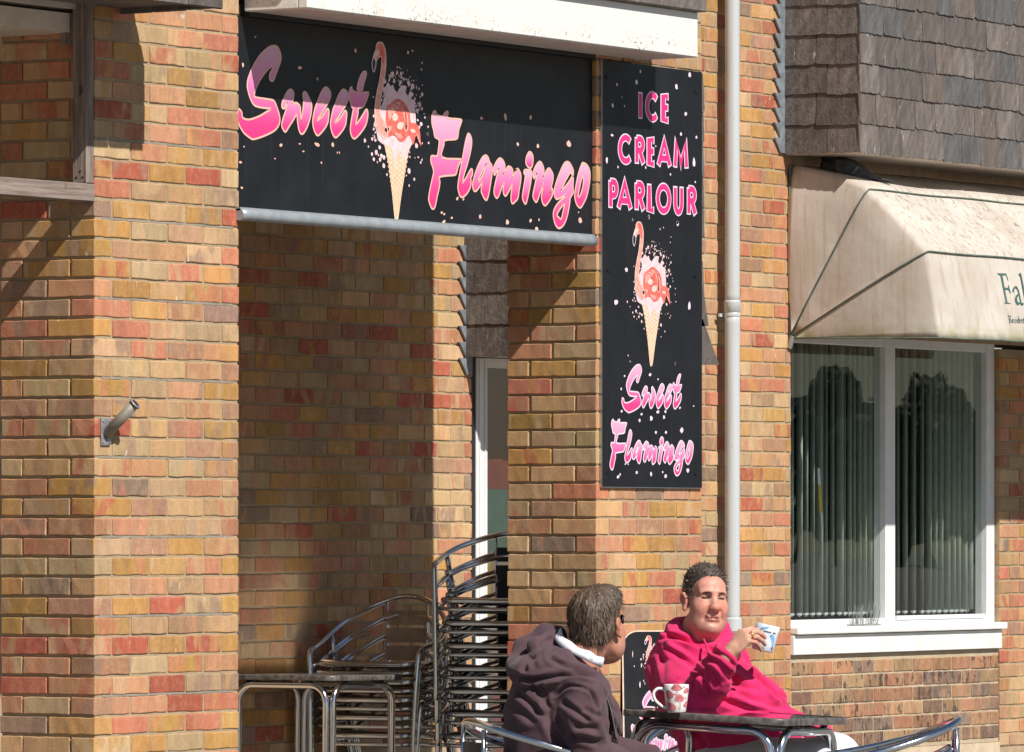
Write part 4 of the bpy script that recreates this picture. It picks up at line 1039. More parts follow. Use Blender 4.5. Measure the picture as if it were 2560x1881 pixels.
def frame(u, w, origin): return (origin[0] + RT[0] * u + FW[0] * w, origin[1] + RT[1] * u + FW[1] * w)
# table of the two men: nearest corner surveyed, short cross-fall of the pavement
Fc = onD(1925, 1801, 19.6); L1, L2 = .565, .60
c = frame(-.909 * L1 / 2 + .417 * L2 / 2, .417 * L1 / 2 + .909 * L2 / 2, Fc)
TT = table('cafe_table', 'black topped cafe table with chrome legs between the two seated men', (c[0], c[1], .008), RZ + math.atan2(-.417, .909), S=.58, H=.74)
TT.rotation_euler = (math.radians(-1.1), math.radians(2.6), TT.rotation_euler.z)
table('cafe_table', 'steel topped cafe table in the shade against the passage wall, beside the chair stacks', (3.335 + .287, 1.20 + .287, .0), 0.0, S=.575, H=.716, top='steel_top').rotation_euler = (0, math.radians(.6), 0)

def make_chair(label, slat_mat, group, zf=.60):
    t = thing('bistro_chair', label, 'chair', (0, 0, 0), 0, group)
    half = [(-.262, -.215), (-.272, -.10), (-.270, .02), (-.235, .135), (-.155, .225), (-.075, .262), (0, .272)]
    zz = [zf + (.735 - zf) * q for q in (.03, .12, .30, .55, .80, .95, 1.0)]
    top = arc([(-.262, -.215, zz[0] - .004)] + [(x, y, z) for (x, y), z in zip(half[1:], zz[1:])] + [(-x, y, z) for (x, y), z in list(zip(half, zz))[-2::-1]], 5)
    MB().tube(top, .0125, 10).build('top_rail', M['alu'], t, smooth=True)
    for s in (-1, 1):
        lg = arc([(s * .262, -.215, zz[0] - .004), (s * .262, -.238, zf - .012), (s * .259, -.246, zf - .055), (s * .250, -.262, .25), (s * .244, -.272, 0)], 5)
        MB().tube(lg, .0125, 10).build('leg', M['alu'], t, smooth=True)
        rl = arc([(s * .262, .03, zf - .01), (s * .255, .07, zf - .09 if zf < .55 else .50), (s * .247, .12, .40), (s * .236, .21, .15), (s * .232, .262, 0)], 5)
        MB().tube([(s * .269, .02, zz[2] - .004)] + rl, .0115, 10).build('leg', M['alu'], t, smooth=True)
    for dz, k in ((.085, .965), (.165, .93)):
        for s in (-1, 1):
            pts = arc([(s * .268 * k, -.10 + dz, zz[1] - dz * .6), (s * .266 * k, -.02, zz[2] - .012 - dz * .85), (s * .262 * k, .04, zz[2] + .008 - dz), (s * .230 * k, .14, zz[3] - dz), (s * .155, .222 * k, zz[4] - dz), (s * .098, .254 * k, zz[5] - dz)], 5)
            MB().tube(pts, .0100, 8).build('side_rail', M['alu'], t, smooth=True)
    for s in (-1, 1):
        MB().tube([(s * .098, .262, .712), (s * .097, .262, .60), (s * .095, .245, .45), (s * .095, .20, .425)], .008, 8, flat=.7).build('back_post', M['alu'], t, smooth=True)
    for k in range(3):
        z = .638 - k * .079
        MB().prism([(-.10, .262), (-.05, .272), (0, .276), (.05, .272), (.10, .262), (.10, .254), (.05, .264), (0, .268), (-.05, .264), (-.10, .254)], lambda p: (p[0], p[1] - .012 * k * .5, z - .032), lambda p: (p[0], p[1] - .012 * k * .5, z + .032)).build('back_slat', slat_mat, t, bevel=.002)
    ring = []
    for cx, cy, a0 in ((.17, .15, 0), (-.17, .15, 90), (-.17, -.19, 180), (.17, -.19, 270)):
        for i in range(6):
            a = math.radians(a0 + 90 * i / 5); ring.append((cx + .06 * math.cos(a), cy + .06 * math.sin(a), .432 - .012 * math.cos(1.5 * (cx + .06 * math.cos(a)) * 4) + (.012 if cy < 0 else -.006)))
    MB().tube(ring, .0125, 8, closed=True).build('seat_frame', M['alu'], t, smooth=True)
    MB().tube([(p[0] * 1.03, p[1] * 1.03, p[2] - .038) for p in ring], .0085, 8, closed=True).build('seat_brace', M['alu'], t, smooth=True)
    for k in range(6):
        y = -.205 + k * .065
        MB().prism([(-.222, -.001), (-.12, -.009), (0, -.012), (.12, -.009), (.222, -.001), (.222, .006), (.12, -.002), (0, -.005), (-.12, -.002), (-.222, .006)], lambda p: (p[0], y, .444 + p[1] + (.006 if k < 2 else 0)), lambda p: (p[0], y + .052, .444 + p[1] + (.006 if k < 2 else 0))).build('seat_slat', slat_mat, t, bevel=.0015)
    return t
ORD = ['topmost', 'second from top', 'third from top', 'fourth from top', 'fifth from top', 'sixth from top', 'lowest']
def stack(proto, px, Y, rz, n, pitch, what, group):
    p = Vector((onY(px, 1400, Y)[0], Y, 0))
    for k in range(n):
        o = proto if k == 0 else copy_tree(proto)
        lv = n - 1 - k
        nm = ORD[k] if k < n - 1 else 'lowest'
        o['label'] = nm + ' aluminium chair in ' + what; o['group'] = group
        sh = lv * .006
        o.location = (p.x + random.uniform(-.004, .004) - math.sin(rz) * -sh, p.y + random.uniform(-.004, .004), lv * pitch)
        o.rotation_euler = (0, 0, rz + random.uniform(-.02, .02))
pw = make_chair('x', M['slat_wood'], 'g', .50); pr_ = make_chair('x', M['rattan'], 'g')
stack(pw, 968, 1.50, RZ + math.radians(-22), 5, .079, 'the low stack with wooden slats behind the shaded table', 'aluminium chairs stacked in the passage')
stack(pr_, 1272, .93, RZ + math.radians(-14), 7, .100, 'the tall stack against the second pillar', 'aluminium chairs stacked in the passage')
def single(px, d, rz, label, z=0.0):
    o = copy_tree(pr_); p = onD(px, 1400, d); o.location = (p.x, p.y, z); o.rotation_euler = (0, 0, rz)
    o['label'] = label; o['group'] = 'aluminium chairs out at the cafe table'; return o
CH1 = single(1376, 19.6, RZ + math.radians(110), 'aluminium chair the man in the dark hooded top sits on')
CH3 = single(2185, 19.75, RZ + math.radians(-92), 'empty aluminium chair at the right end of the table, only its rail in view')
CH2 = single(1815, 20.5, RZ + math.radians(12), 'aluminium chair the man in the bright pink hooded top sits on', -.03)

# ------------------------------------------------------------------ sandwich board
p0 = onD(1556, 1578, 21.9); BW, BHt, BR = .36, .95, RZ + math.radians(5)
t = thing('sandwich_board', 'black sandwich board with the pink Sweet Flamingo print standing behind the two men', 'sandwich board', (p0.x, p0.y, p0.z - BHt), BR)
lean = math.radians(7)
def rpoly(w_, h_, r_, n=6):
    out = [(0, 0), (w_, 0)]
    for i in range(n + 1): a = math.radians(90 * i / n); out.append((w_ - r_ + r_ * math.cos(a), h_ - r_ + r_ * math.sin(a)))
    for i in range(n + 1): a = math.radians(90 + 90 * i / n); out.append((r_ + r_ * math.cos(a), h_ - r_ + r_ * math.sin(a)))
    return out
bp_ = rpoly(BW, BHt, .055)
def ab(x, z, h): return Vector((x, (BHt - z) * -math.tan(lean) - h, z))
MB().prism(bp_, lambda p: ab(p[0], p[1], .0), lambda p: ab(p[0], p[1], -.014)).build('front_panel', M['sign'], t)
mb = MB(); ribbon(mb, bp_, .005, lambda x, z: ab(x, z, .0012)); mb.build('pale_edging', M['cream'], t)
MB().prism(bp_, lambda p: (p[0], .03 + (BHt - p[1]) * math.tan(lean), p[1]), lambda p: (p[0], .044 + (BHt - p[1]) * math.tan(lean), p[1])).build('back_panel', M['sign'], t)
for x in (.04, BW - .04): MB().box(x - .015, x + .015, -.02, .17, -.035, -.001).build('foot', M['black'], t)
be = (math.cos(BR), math.sin(BR))
def abpx(px, py):
    q = ray(px)                                   # where the sight line meets the board's plane
    det = q[0] * -be[1] + be[0] * q[1]
    bx, by = p0.x - CAMX, p0.y - CAMY
    d = (bx * -be[1] + be[0] * by) / det
    X, Y = CAMX + q[0] * d, CAMY + q[1] * d
    return (X - p0.x) * be[0] + (Y - p0.y) * be[1], ZC + (HOR - py) * d / FPX - (p0.z - BHt)
g = lambda x0, x1, yt, yb: (abpx(x0, 1700)[0], abpx(x1, 1700)[0], abpx(1640, yb)[1], abpx(1640, yt)[1])
letters(SWEET, t, boxwarp(ext(SWEET), g(1594, 1735, 1722, 1802)), ab, .005, M['lilac'])
letters(FLAMINGO, t, boxwarp(ext(FLAMINGO), g(1573, 1716, 1810, 1893)), ab, .005, M['lilac'])
flamingo(t, boxwarp(sF, g(1611, 1672, 1590, 1716)), ab, .34)
rs = random.Random(12)
mb = MB()
for k in range(70):
    x, z = rs.uniform(.03, .30), rs.uniform(.45, .9); blob(mb, x, z, rs.uniform(.0012, .003), rs.uniform(.002, .012), lambda u_, v_: ab(u_, v_, .0008), rs)
tag(mb.build('paint_scuffs', M['lilac'], t), kind='stuff')

# ------------------------------------------------------------------ mugs
def mug(name, label, r0, r1, H, mat, loc, rot, handle=math.pi):
    t = thing(name, label, 'mug', loc); t.rotation_euler = rot
    prof = [(0, .002), (r0 * .9, .0), (r0, .004), (r0 + (r1 - r0) * .35, H * .3), (r0 + (r1 - r0) * .8, H * .7), (r1, H), (r1 - .0018, H + .0012), (r1 - .0036, H), (r0 + (r1 - r0) * .75 - .0036, H * .66), (r0 - .002, .008), (0, .007)]
    MB().lathe(prof, 36).build('body', mat, t, smooth=True)
    hx, hy = math.cos(handle), math.sin(handle)
    k = [(r1 - .004, H * .82), (r1 + .018, H * .86), (r1 + .033, H * .70), (r1 + .028, H * .45), (r1 + .008, H * .24), (r0 + .002, H * .16)]
    MB().tube(arc([(hx * a, hy * a, b) for a, b in k], 6), .0052, 8).build('handle', mat, t, smooth=True)
    rad = lambda z: r0 + (r1 - r0) * min(1, max(0, z / H)) ** .9 + .0006
    def wrap(a, z): r = rad(z) + .0006; return Vector((r * math.cos(a), r * math.sin(a), z))
    return t, wrap
mp = onD(1691, 1782, 19.72)
MG, wr = mug('mug', 'white mug with pink flamingo pattern standing on the black table', .0305, .0405, .090, M['china'], (mp.x, mp.y, mp.z), (0, 0, RZ), math.pi)
def petals(nm, t, wr, items, mat):
    for pts in items: 
        L_ = arc(pts, 3, True)
        me = bpy.data.meshes.new(nm); n = len(L_)
        cx_, cz_ = sum(p[0] for p in L_) / n, sum(p[1] for p in L_) / n
        v_ = [wr(cx_, cz_)] + [wr(cx_ + (p[0] - cx_) * .5, cz_ + (p[1] - cz_) * .5) for p in L_] + [wr(*p) for p in L_]
        f_ = [(0, 1 + i, 1 + (i + 1) % n) for i in range(n)] + [(1 + i, 1 + n + i, 1 + n + (i + 1) % n, 1 + (i + 1) % n) for i in range(n)]
        me.from_pydata([tuple(q) for q in v_], [], f_); link(nm, me, mat, t)
d_ = -math.pi / 2
def bird(a, z, s=1.0, f=1):
    return [(d_ + a + f * x * s, z + y * s) for x, y in ((-.42, -.004), (-.30, .006), (-.05, .012), (.25, .007), (.48, -.004), (.30, -.010), (.0, -.012), (-.25, -.010))]
petals('flamingo_print', MG, wr, [bird(a, z, s, f) for a, z, s, f in ((.0, .083, 1, 1), (-.75, .060, 1.1, 1), (.25, .048, 1.05, 1), (-.55, .020, 1.1, 1), (.95, .072, .8, -1), (1.05, .028, .8, -1), (-1.3, .035, .9, 1), (2.2, .06, 1, 1), (2.9, .03, 1, 1), (2.6, .085, 1, 1))], M['mug_pink'])
mb = MB()
for a, z, n_ in ((.05, .072, 3), (-.7, .046, 3), (.3, .036, 3)):
    for k in (-.05, .05):
        pts = [(d_ + a + k, z), (d_ + a + k * 1.4, z - .012), (d_ + a + k * .8, z - .027)]
        for (a0, z0), (a1, z1) in zip(pts, pts[1:]): mb.add([wr(a0 - .018, z0), wr(a0 + .018, z0), wr(a1 + .018, z1), wr(a1 - .018, z1)], [(0, 1, 2, 3)])
for a, z in ((.48, .079), (.72, .044), (-.28, .056)):
    pts = [(d_ + a, z), (d_ + a + .16, z + .006), (d_ + a + .26, z), (d_ + a + .2, z - .014), (d_ + a + .12, z - .02)]
    for (a0, z0), (a1, z1) in zip(pts, pts[1:]): mb.add([wr(a0, z0 - .0022), wr(a0, z0 + .0022), wr(a1, z1 + .0022), wr(a1, z1 - .0022)], [(0, 1, 2, 3)])
mb.build('neck_and_leg_print', M['mug_pink'], MG)
# ------------------------------------------------------------------ people
class Vol:
    "a signed-distance volume that grows one continuous surface"
    def __init__(s, lo, hi, res):
        s.lo = np.array(lo, np.float32); s.res = res
        s.n = np.ceil((np.array(hi) - np.array(lo)) / res).astype(int) + 1
        s.a = np.full(tuple(s.n), 1.0, np.float32)
    def sub(s, c0, c1):
        i0 = np.maximum(0, np.floor((np.array(c0) - s.lo) / s.res).astype(int)); i1 = np.minimum(s.n, np.ceil((np.array(c1) - s.lo) / s.res).astype(int) + 1)
        if (i1 <= i0).any(): return None, None
        ax = [s.lo[k] + s.res * np.arange(i0[k], i1[k], dtype=np.float32) for k in range(3)]
        P = np.meshgrid(*ax, indexing='ij', sparse=True)
        return tuple(slice(a, b) for a, b in zip(i0, i1)), P
    def put(s, fn, c0, c1, k=.0, cut=False):
        m = k + 3 * s.res
        sl, P = s.sub(np.array(c0) - m, np.array(c1) + m)
        if sl is None: return s
        d = fn(P).astype(np.float32); a = s.a[sl]
        if cut: d = -d
        if k > 0:
            h = np.maximum(k - np.abs(a - d), 0) / k
            s.a[sl] = (np.maximum(a, d) + h * h * k * .25) if cut else (np.minimum(a, d) - h * h * k * .25)
        else: s.a[sl] = np.maximum(a, d) if cut else np.minimum(a, d)
        return s
    def ball(s, c, r, k=.02, cut=False, T=None):
        c = np.array(c, float)
        if np.isscalar(r): r = (r, r, r)
        r = np.array(r, float); Mx = T if T is not None else np.eye(4)
        sc_k = np.cbrt(np.linalg.det(Mx[:3, :3])); r = r * sc_k
        C = Mx[:3, :3] @ c + Mx[:3, 3]; Ri = Mx[:3, :3].T / sc_k; R = float(max(r))
        def fn(P):
            d = [P[i] - C[i] for i in range(3)]
            q = [(Ri[i, 0] * d[0] + Ri[i, 1] * d[1] + Ri[i, 2] * d[2]) / r[i] for i in range(3)]
            l = np.sqrt(q[0] ** 2 + q[1] ** 2 + q[2] ** 2); g = np.sqrt(sum((q[i] / r[i]) ** 2 for i in range(3))) + 1e-6
            return np.where(l < 1e-3, -min(r), l * (l - 1) / g)
        return s.put(fn, C - R, C + R, k, cut)
    def cap(s, a, b, ra, rb=None, k=.02, cut=False, T=None, flat=None):
        rb = ra if rb is None else rb
        a, b = np.array(a, float), np.array(b, float)
        if T is not None:
            a = T[:3, :3] @ a + T[:3, 3]; b = T[:3, :3] @ b + T[:3, 3]; q_k = np.cbrt(np.linalg.det(T[:3, :3])); ra, rb = ra * q_k, rb * q_k
        ab = b - a; L2 = float(ab @ ab) + 1e-9; R = max(ra, rb)
        def fn(P):
            d = [P[i] - a[i] for i in range(3)]
            t = np.clip((d[0] * ab[0] + d[1] * ab[1] + d[2] * ab[2]) / L2, 0, 1)
            q = [d[i] - t * ab[i] for i in range(3)]
            return np.sqrt(q[0] ** 2 + q[1] ** 2 + q[2] ** 2) - (ra + (rb - ra) * t)
        return s.put(fn, np.minimum(a, b) - R, np.maximum(a, b) + R, k, cut)
    def chain(s, pts, rs, k=.02, cut=False, T=None):
        if np.isscalar(rs): rs = [rs] * len(pts)
        for i in range(len(pts) - 1): s.cap(pts[i], pts[i + 1], rs[i], rs[i + 1], k, cut, T)
        return s
    def surface(s):
        A = s.a; neg = A < 0
        c = np.zeros(tuple(s.n - 1), np.uint8)
        for i in (0, 1):
            for j in (0, 1):
                for l in (0, 1): c += neg[i:s.n[0] - 1 + i, j:s.n[1] - 1 + j, l:s.n[2] - 1 + l]
        idx = np.argwhere((c > 0) & (c < 8)); N = len(idx)
        ids = np.full(tuple(s.n - 1), -1, np.int64); ids[tuple(idx.T)] = np.arange(N)
        acc = np.zeros((N, 3)); cnt = np.zeros(N)
        cor = np.array([(i, j, l) for i in (0, 1) for j in (0, 1) for l in (0, 1)])
        val = np.stack([A[tuple((idx + q).T)] for q in cor], 1)
        for p in range(8):
            for q in range(p + 1, 8):
                if abs(cor[p] - cor[q]).sum() != 1: continue
                v0, v1 = val[:, p], val[:, q]; m = (v0 < 0) != (v1 < 0)
                t = np.where(m, v0 / np.where(m, v0 - v1, 1), 0)
                acc += np.where(m[:, None], cor[p] + (cor[q] - cor[p]) * t[:, None], 0); cnt += m
        V = s.lo + s.res * (idx + acc / cnt[:, None])
        Q = []
        for ax in range(3):
            o = [i for i in range(3) if i != ax]
            sl0 = [slice(None)] * 3; sl1 = [slice(None)] * 3
            sl0[ax] = slice(0, -1); sl1[ax] = slice(1, None)
            f = neg[tuple(sl0)] != neg[tuple(sl1)]
            E_ = np.argwhere(f)
            ok = (E_[:, o[0]] > 0) & (E_[:, o[1]] > 0) & (E_[:, o[0]] < s.n[o[0]] - 1) & (E_[:, o[1]] < s.n[o[1]] - 1)
            E_ = E_[ok]
            e0, e1 = np.zeros(3, int), np.zeros(3, int); e0[o[0]] = 1; e1[o[1]] = 1
            q = np.stack([ids[tuple((E_ - e0 - e1).T)], ids[tuple((E_ - e1).T)], ids[tuple(E_.T)], ids[tuple((E_ - e0).T)]], 1)
            flip = neg[tuple(E_.T)] == (ax != 1)
            q[~flip] = q[~flip][:, ::-1]
            Q.append(q)
        return V, np.concatenate(Q)
def smooth_verts(V, Q, it=2, lam=.5):
    e = np.concatenate([Q[:, [0, 1]], Q[:, [1, 2]], Q[:, [2, 3]], Q[:, [3, 0]]]); e = np.concatenate([e, e[:, ::-1]])
    deg = np.bincount(e[:, 0], minlength=len(V))[:, None] + 1e-9
    for _ in range(it):
        S = np.stack([np.bincount(e[:, 0], weights=V[e[:, 1], k], minlength=len(V)) for k in range(3)], 1)
        V = V + lam * (S / deg - V)
    return V
def np_mesh(name, V, Q, colors=None):
    me = bpy.data.meshes.new(name)
    me.vertices.add(len(V)); me.vertices.foreach_set('co', np.asarray(V, np.float32).ravel())
    me.loops.add(Q.size); me.loops.foreach_set('vertex_index', Q.astype(np.int32).ravel())
    me.polygons.add(len(Q)); me.polygons.foreach_set('loop_start', np.arange(0, Q.size, Q.shape[1], dtype=np.int32))
    me.polygons.foreach_set('loop_total', np.full(len(Q), Q.shape[1], dtype=np.int32))
    me.polygons.foreach_set('use_smooth', [True] * len(Q)); me.update(calc_edges=True)
    if colors is not None:
        at = me.color_attributes.new('tone', 'FLOAT_COLOR', 'POINT'); at.data.foreach_set('color', np.concatenate([colors, np.ones((len(V), 1))], 1).astype(np.float32).ravel())
    return me
def normals(V, Q):
    a = np.cross(V[Q[:, 2]] - V[Q[:, 0]], V[Q[:, 3]] - V[Q[:, 1]]); N = np.zeros_like(V)
    for i in range(4):
        for k in range(3): N[:, k] += np.bincount(Q[:, i], weights=a[:, k], minlength=len(V))
    return N / (np.linalg.norm(N, axis=1)[:, None] + 1e-12)
def folds(V, Q, lines, toxz):
    "cloth folds: grooves (depth > 0) and ridges (depth < 0) along lines on the side of the cloth that faces the street"
    N = normals(V, Q); D = np.zeros(len(V)); face = np.clip((.25 - N[:, 1]) / .4, 0, 1)
    for pts, wd, dp in lines:
        P = np.array([toxz(*p) for p in arc(pts, 5)]); best = np.full(len(V), 9.0); tt = np.zeros(len(V))
        for i in range(len(P) - 1):
            a, b = P[i], P[i + 1]; ab = b - a; L2 = ab @ ab + 1e-12
            t = np.clip(((V[:, 0] - a[0]) * ab[0] + (V[:, 2] - a[1]) * ab[1]) / L2, 0, 1)
            d = np.hypot(V[:, 0] - a[0] - t * ab[0], V[:, 2] - a[1] - t * ab[1])
            m = d < best; best[m] = d[m]; tt[m] = (i + t[m]) / (len(P) - 1)
        env = np.clip(np.minimum(tt, 1 - tt) * 5, 0, 1) ** .7
        D += env * dp * (-np.exp(-(best / wd) ** 2) + .45 * np.exp(-((best - 1.9 * wd) / (1.1 * wd)) ** 2))
    return V + N * (D * face)[:, None]
def Tm(loc, rz=0, rx=0, ry=0):
    return np.array(Matrix.Translation(loc) @ Euler((rx, ry, rz), 'XYZ').to_matrix().to_4x4())

def mat_skin():
    g = G('skin', .48, spec=.4); a = g.n('Attribute', 0, props={'attribute_name': 'tone'}); p = g.obj()
    c = g.n('HueSaturation', Color=a, Value=g.step(g.noise(p, 90.0, 4), .3, .7, .90, 1.08), Saturation=1.0)
    c = g.mix(g.step(g.noise(p, 30.0, 4), .45, .72, 0, .42), c, (.52, .19, .135)); g.set('Base Color', c)
    g.set('Subsurface Weight', .12); g.set('Subsurface Radius', (.012, .005, .003)); g.set('Subsurface Scale', 1.0)
    g.bump(g.noise(p, 240.0, 3), .25, .002); return g.m
M['skin'] = mat_skin()
def mat_cloth(name, col, col2, sc=11.0):
    g = G(name, .95, spec=.12); p = g.obj()
    c = g.mix(g.step(g.noise(p, sc, 4), .3, .7), col, col2)
    g.set('Base Color', c); g.set('Sheen Weight', .12)
    g.bump(g.math('ADD', g.noise(p, 900.0, 2), g.math('MULTIPLY', g.noise(p, 30.0, 4), 1.2)), .22, .004); return g.m
M['pink_fleece'] = mat_cloth('bright_pink_fleece', (.68, .030, .145), (.60, .025, .122))
M['mauve_fleece'] = mat_cloth('faded_aubergine_fleece', (.098, .060, .070), (.078, .046, .056))
M['white_denim'] = mat_cloth('white_trouser_cotton', (.66, .66, .70), (.58, .58, .63))
M['navy'] = mat_cloth('navy_trouser_cotton', (.03, .035, .06), (.022, .026, .045))
M['shirt'] = mat_cloth('white_shirt_cotton', (.74, .76, .82), (.68, .70, .78))
def mat_hair():
    g = G('hair', .5, spec=.35); a = g.n('Attribute', 0, props={'attribute_name': 'tone'})
    g.set('Base Color', a); return g.m
M['hair'] = mat_hair()
M['gold'] = mat_chrome('gold_ring', (.85, .58, .25), .2)
M['lens'] = mat_plain('dark_sunglass_lens', (.008, .008, .010), .12)

def head_into(v, T, heavy=1.0):
    B = lambda c, r, k=.02, cut=False: v.ball(c, r, k, cut, T)
    C = lambda a, b, ra, rb=None, k=.02, cut=False: v.cap(a, b, ra, rb, k, cut, T)
    B((0, .022, .040), (.074, .093, .083), .03)
    B((0, -.030, -.040), (.062, .060, .078), .04)
    B((0, -.062, .045), (.052, .030, .040), .03)
    B((0, -.070, -.108), (.026, .020, .020), .03)
    for s in (-1, 1):
        B((s * .036, -.056, -.036), (.031, .030, .031), .03)
        B((s * .046, -.022, -.085), (.027 * heavy, .036, .032), .03)
        C((s * .014, -.090, .0245), (s * .046, -.076, .022), .0095, .0075, .012)
        B((s * .031, -.088, .004), (.018, .014, .0115), .010, True)
        B((s * .031, -.0705, .003), (.0165, .0145, .0125), .006)
        C((s * .016, -.0855, .0018), (s * .047, -.0765, .0005), .0034, .0030, .003, True)
        C((s * .017, -.087, -.0085), (s * .044, -.080, -.0095), .0035, .003, .008)
        B((s * .0150, -.0985, -.040), (.0110, .0125, .0100), .009)
        C((s * .020, -.0945, -.036), (s * .038, -.0775, -.080), .0056, .0036, .009, True)
        B((s * .0075, -.104, -.0495), (.004, .006, .004), .004, True)
        B((s * .078, .018, -.008), (.010, .020, .032), .008)
        B((s * .086, .022, .006), (.008, .021, .024), .006)
        B((s * .089, .012, -.004), (.006, .010, .017), .006, True)
        B((s * .081, .012, -.036), (.008, .010, .012), .006)
    C((0, -.082, .018), (0, -.106, -.028), .0085, .0115, .014)
    B((0, -.110, -.036), (.0170, .0145, .0140), .010)
    C((-.018, -.085, -.066), (.018, -.085, -.066), .0085, None, .012)
    C((-.013, -.086, -.083), (.013, -.086, -.083), .0080, None, .012)
    C((-.027, -.084, -.0735), (0, -.0955, -.0755), .0026, .0028, .004, True)
    C((.027, -.084, -.0735), (0, -.0955, -.0755), .0026, .0028, .004, True)
    C((-.016, -.092, -.094), (.016, -.092, -.094), .0055, None, .010, True)
    C((-.004, -.088, .020), (-.005, -.083, .040), .0022, .0018, .005, True); C((.004, -.088, .020), (.005, -.083, .040), .0022, .0018, .005, True)
    B((0, -.030, -.118), (.044, .040, .026 * heavy), .03)
def head_color(L, base):
    "L: positions in head space"
    c = np.tile(np.array(base), (len(L), 1)); x, y, z = L[:, 0], L[:, 1], L[:, 2]; ax = np.abs(x)
    def blend(w, col):
        nonlocal c
        w = np.clip(w, 0, 1)[:, None]; c = c * (1 - w) + np.array(col) * w
    G2 = lambda cx, cz, sx, sz, f: np.exp(-((ax - cx) / sx) ** 2 - ((z - cz) / sz) ** 2) * (y < f)
    blend(.55 * G2(.040, -.032, .022, .020, -.02), (.52, .17, .12))
    blend(.6 * G2(.0, -.036, .016, .016, -.09), (.52, .18, .13))
    blend(.35 * G2(.0, .05, .06, .02, -.05), (.56, .24, .17))
    blend(.8 * np.exp(-((ax) / .022) ** 4 - ((z + .0745) / .0085) ** 2) * (y < -.08), (.42, .13, .11))
    blend(.97 * np.exp(-((ax - .031) / .0155) ** 4 - ((z - .0012) / .0046) ** 2) * (y < -.06), (.05, .03, .025))
    blend(.85 * np.exp(-((ax - .031) / .020) ** 4 - ((z - .0195 + (ax - .031) * .15) / .0046) ** 2) * (y < -.06), (.15, .085, .06))
    blend(.95 * np.exp(-((ax) / .023) ** 4 - ((z + .0752) / .0032) ** 2) * (y < -.085), (.10, .03, .03))
    blend(.28 * np.clip((-.050 - z) / .03, 0, 1) * (y < .0) * (np.hypot(ax / .030, (z + .075) / .016) > 1), (.36, .22, .18))
    blend(.5 * (ax > .074) * (np.abs(z + .005) < .04), (.50, .19, .13))
    return c
def hand_into(v, T, curl, spread=.0, thumb=None):
    "palm from the wrist (origin) along +x, fingers on; curl = bend per joint (degrees), palm faces -z; +y is the index side"
    v.ball((.045, 0, 0), (.046, .038, .0135), .014, False, T); v.cap((-.02, 0, 0), (.02, 0, 0), .024, .024, .02, False, T)
    for i, (y, L) in enumerate(((.030, (.042, .026, .020)), (.010, (.046, .029, .021)), (-.010, (.042, .027, .020)), (-.029, (.033, .021, .018)))):
        p = np.array((.083 - (.0 if i in (1,) else .004) - (.008 if i == 3 else 0), y, .0)); a = 0.0; r = (.0098, .0098, .0094, .0084)[i]
        v.cap((.05, y * .8, 0), p, r * 1.15, r * 1.1, .010, False, T)
        sp_ = spread * (1.5 - i)
        for j, l in enumerate(L):
            a += math.radians(curl[i][j]); q = p + np.array((math.cos(a) * l, math.sin(sp_) * l, -math.sin(a) * l))
            v.cap(p, q, r * (1 - .09 * j), r * (.93 - .11 * j), .003, False, T); p = q
    th = thumb or [(.012, .030, -.008), (.040, .050, -.020), (.066, .056, -.034), (.088, .050, -.046)]
    v.chain(th, [.014, .0125, .0108, .0088], .010, False, T)

SK = (.60, .295, .22)
def hair_strands(name, parent, mat, roots, nrm, flow, length, width, tones, seed, lift=.25, seg=3, sag=.0):
    rr = np.random.RandomState(seed); V = []; F = []; Cc = []
    for i in range(len(roots)):
        p = roots[i].copy(); d = flow[i] + nrm[i] * lift * rr.uniform(.3, 1.6) + rr.normal(0, .22, 3); d /= np.linalg.norm(d) + 1e-9
        s = np.cross(d, nrm[i]); s /= np.linalg.norm(s) + 1e-9
        L = length * rr.uniform(.6, 1.25); w = width * rr.uniform(.7, 1.4); tn = np.array(tones[rr.randint(len(tones))]) * rr.uniform(.7, 1.3)
        b = len(V)
        for k in range(seg + 1):
            f = k / seg; ww = w * (1 - .85 * f); up = nrm[i] * ww * .5 * (1 - f)
            V += [p - s * ww, p + up, p + s * ww]; Cc += [tn] * 3
            p = p + d * L / seg; d = d + flow[i] * .35 - nrm[i] * .18 + np.array((0, 0, -sag)); d /= np.linalg.norm(d) + 1e-9
        for k in range(seg):
            a = b + 3 * k
            F += [(a, a + 1, a + 4, a + 3), (a + 1, a + 2, a + 5, a + 4)]
    me = np_mesh(name, np.array(V), np.array(F), np.array(Cc)); return link(name, me, mat, parent)

def person(label, origin):
    t = None
    return t
# ============ the man in the pink hooded top
D2 = 20.5; O2 = onD(1760, 1330, D2); S2 = FPX / D2
def m2(px, py, w=0.0): return ((px - 1760) / S2, w, (HOR - py) / S2 + ZC)
HT = Tm(m2(1763, 1500, -.03), math.radians(20), math.radians(-4), math.radians(3)); HS = .875; HT[:3, :3] *= HS
body = Vol((-.30, -.62, .40), (.56, .30, 1.27), .0031)
head_into(body, HT, 1.0)
body.cap(m2(1752, 1570, .0), m2(1742, 1660, .04), .062, .070, .03)
SHR, ELR, WRR = m2(1682, 1682, .03), m2(1742, 1742, -.21), m2(1812, 1634, -.36)
SHL, ELL, WRL = m2(1815, 1672, .16), m2(1920, 1800, .05), m2(2052, 1838, -.12)
PEL = (.10, -.10, .53)
body.chain([m2(1742, 1660, .04), m2(1755, 1740, .0), PEL], [.11, .125, .13], .05)
body.chain([SHR, ELR, WRR], [.042, .032, .024], .02)
body.chain([SHL, ELL, WRL], [.046, .036, .028], .03)
KN1, KN2 = (.43, -.08, .575), (.38, -.34, .57)
body.chain([PEL, KN1], [.10, .07], .03); body.chain([(.06, -.18, .53), KN2], [.10, .07], .03)
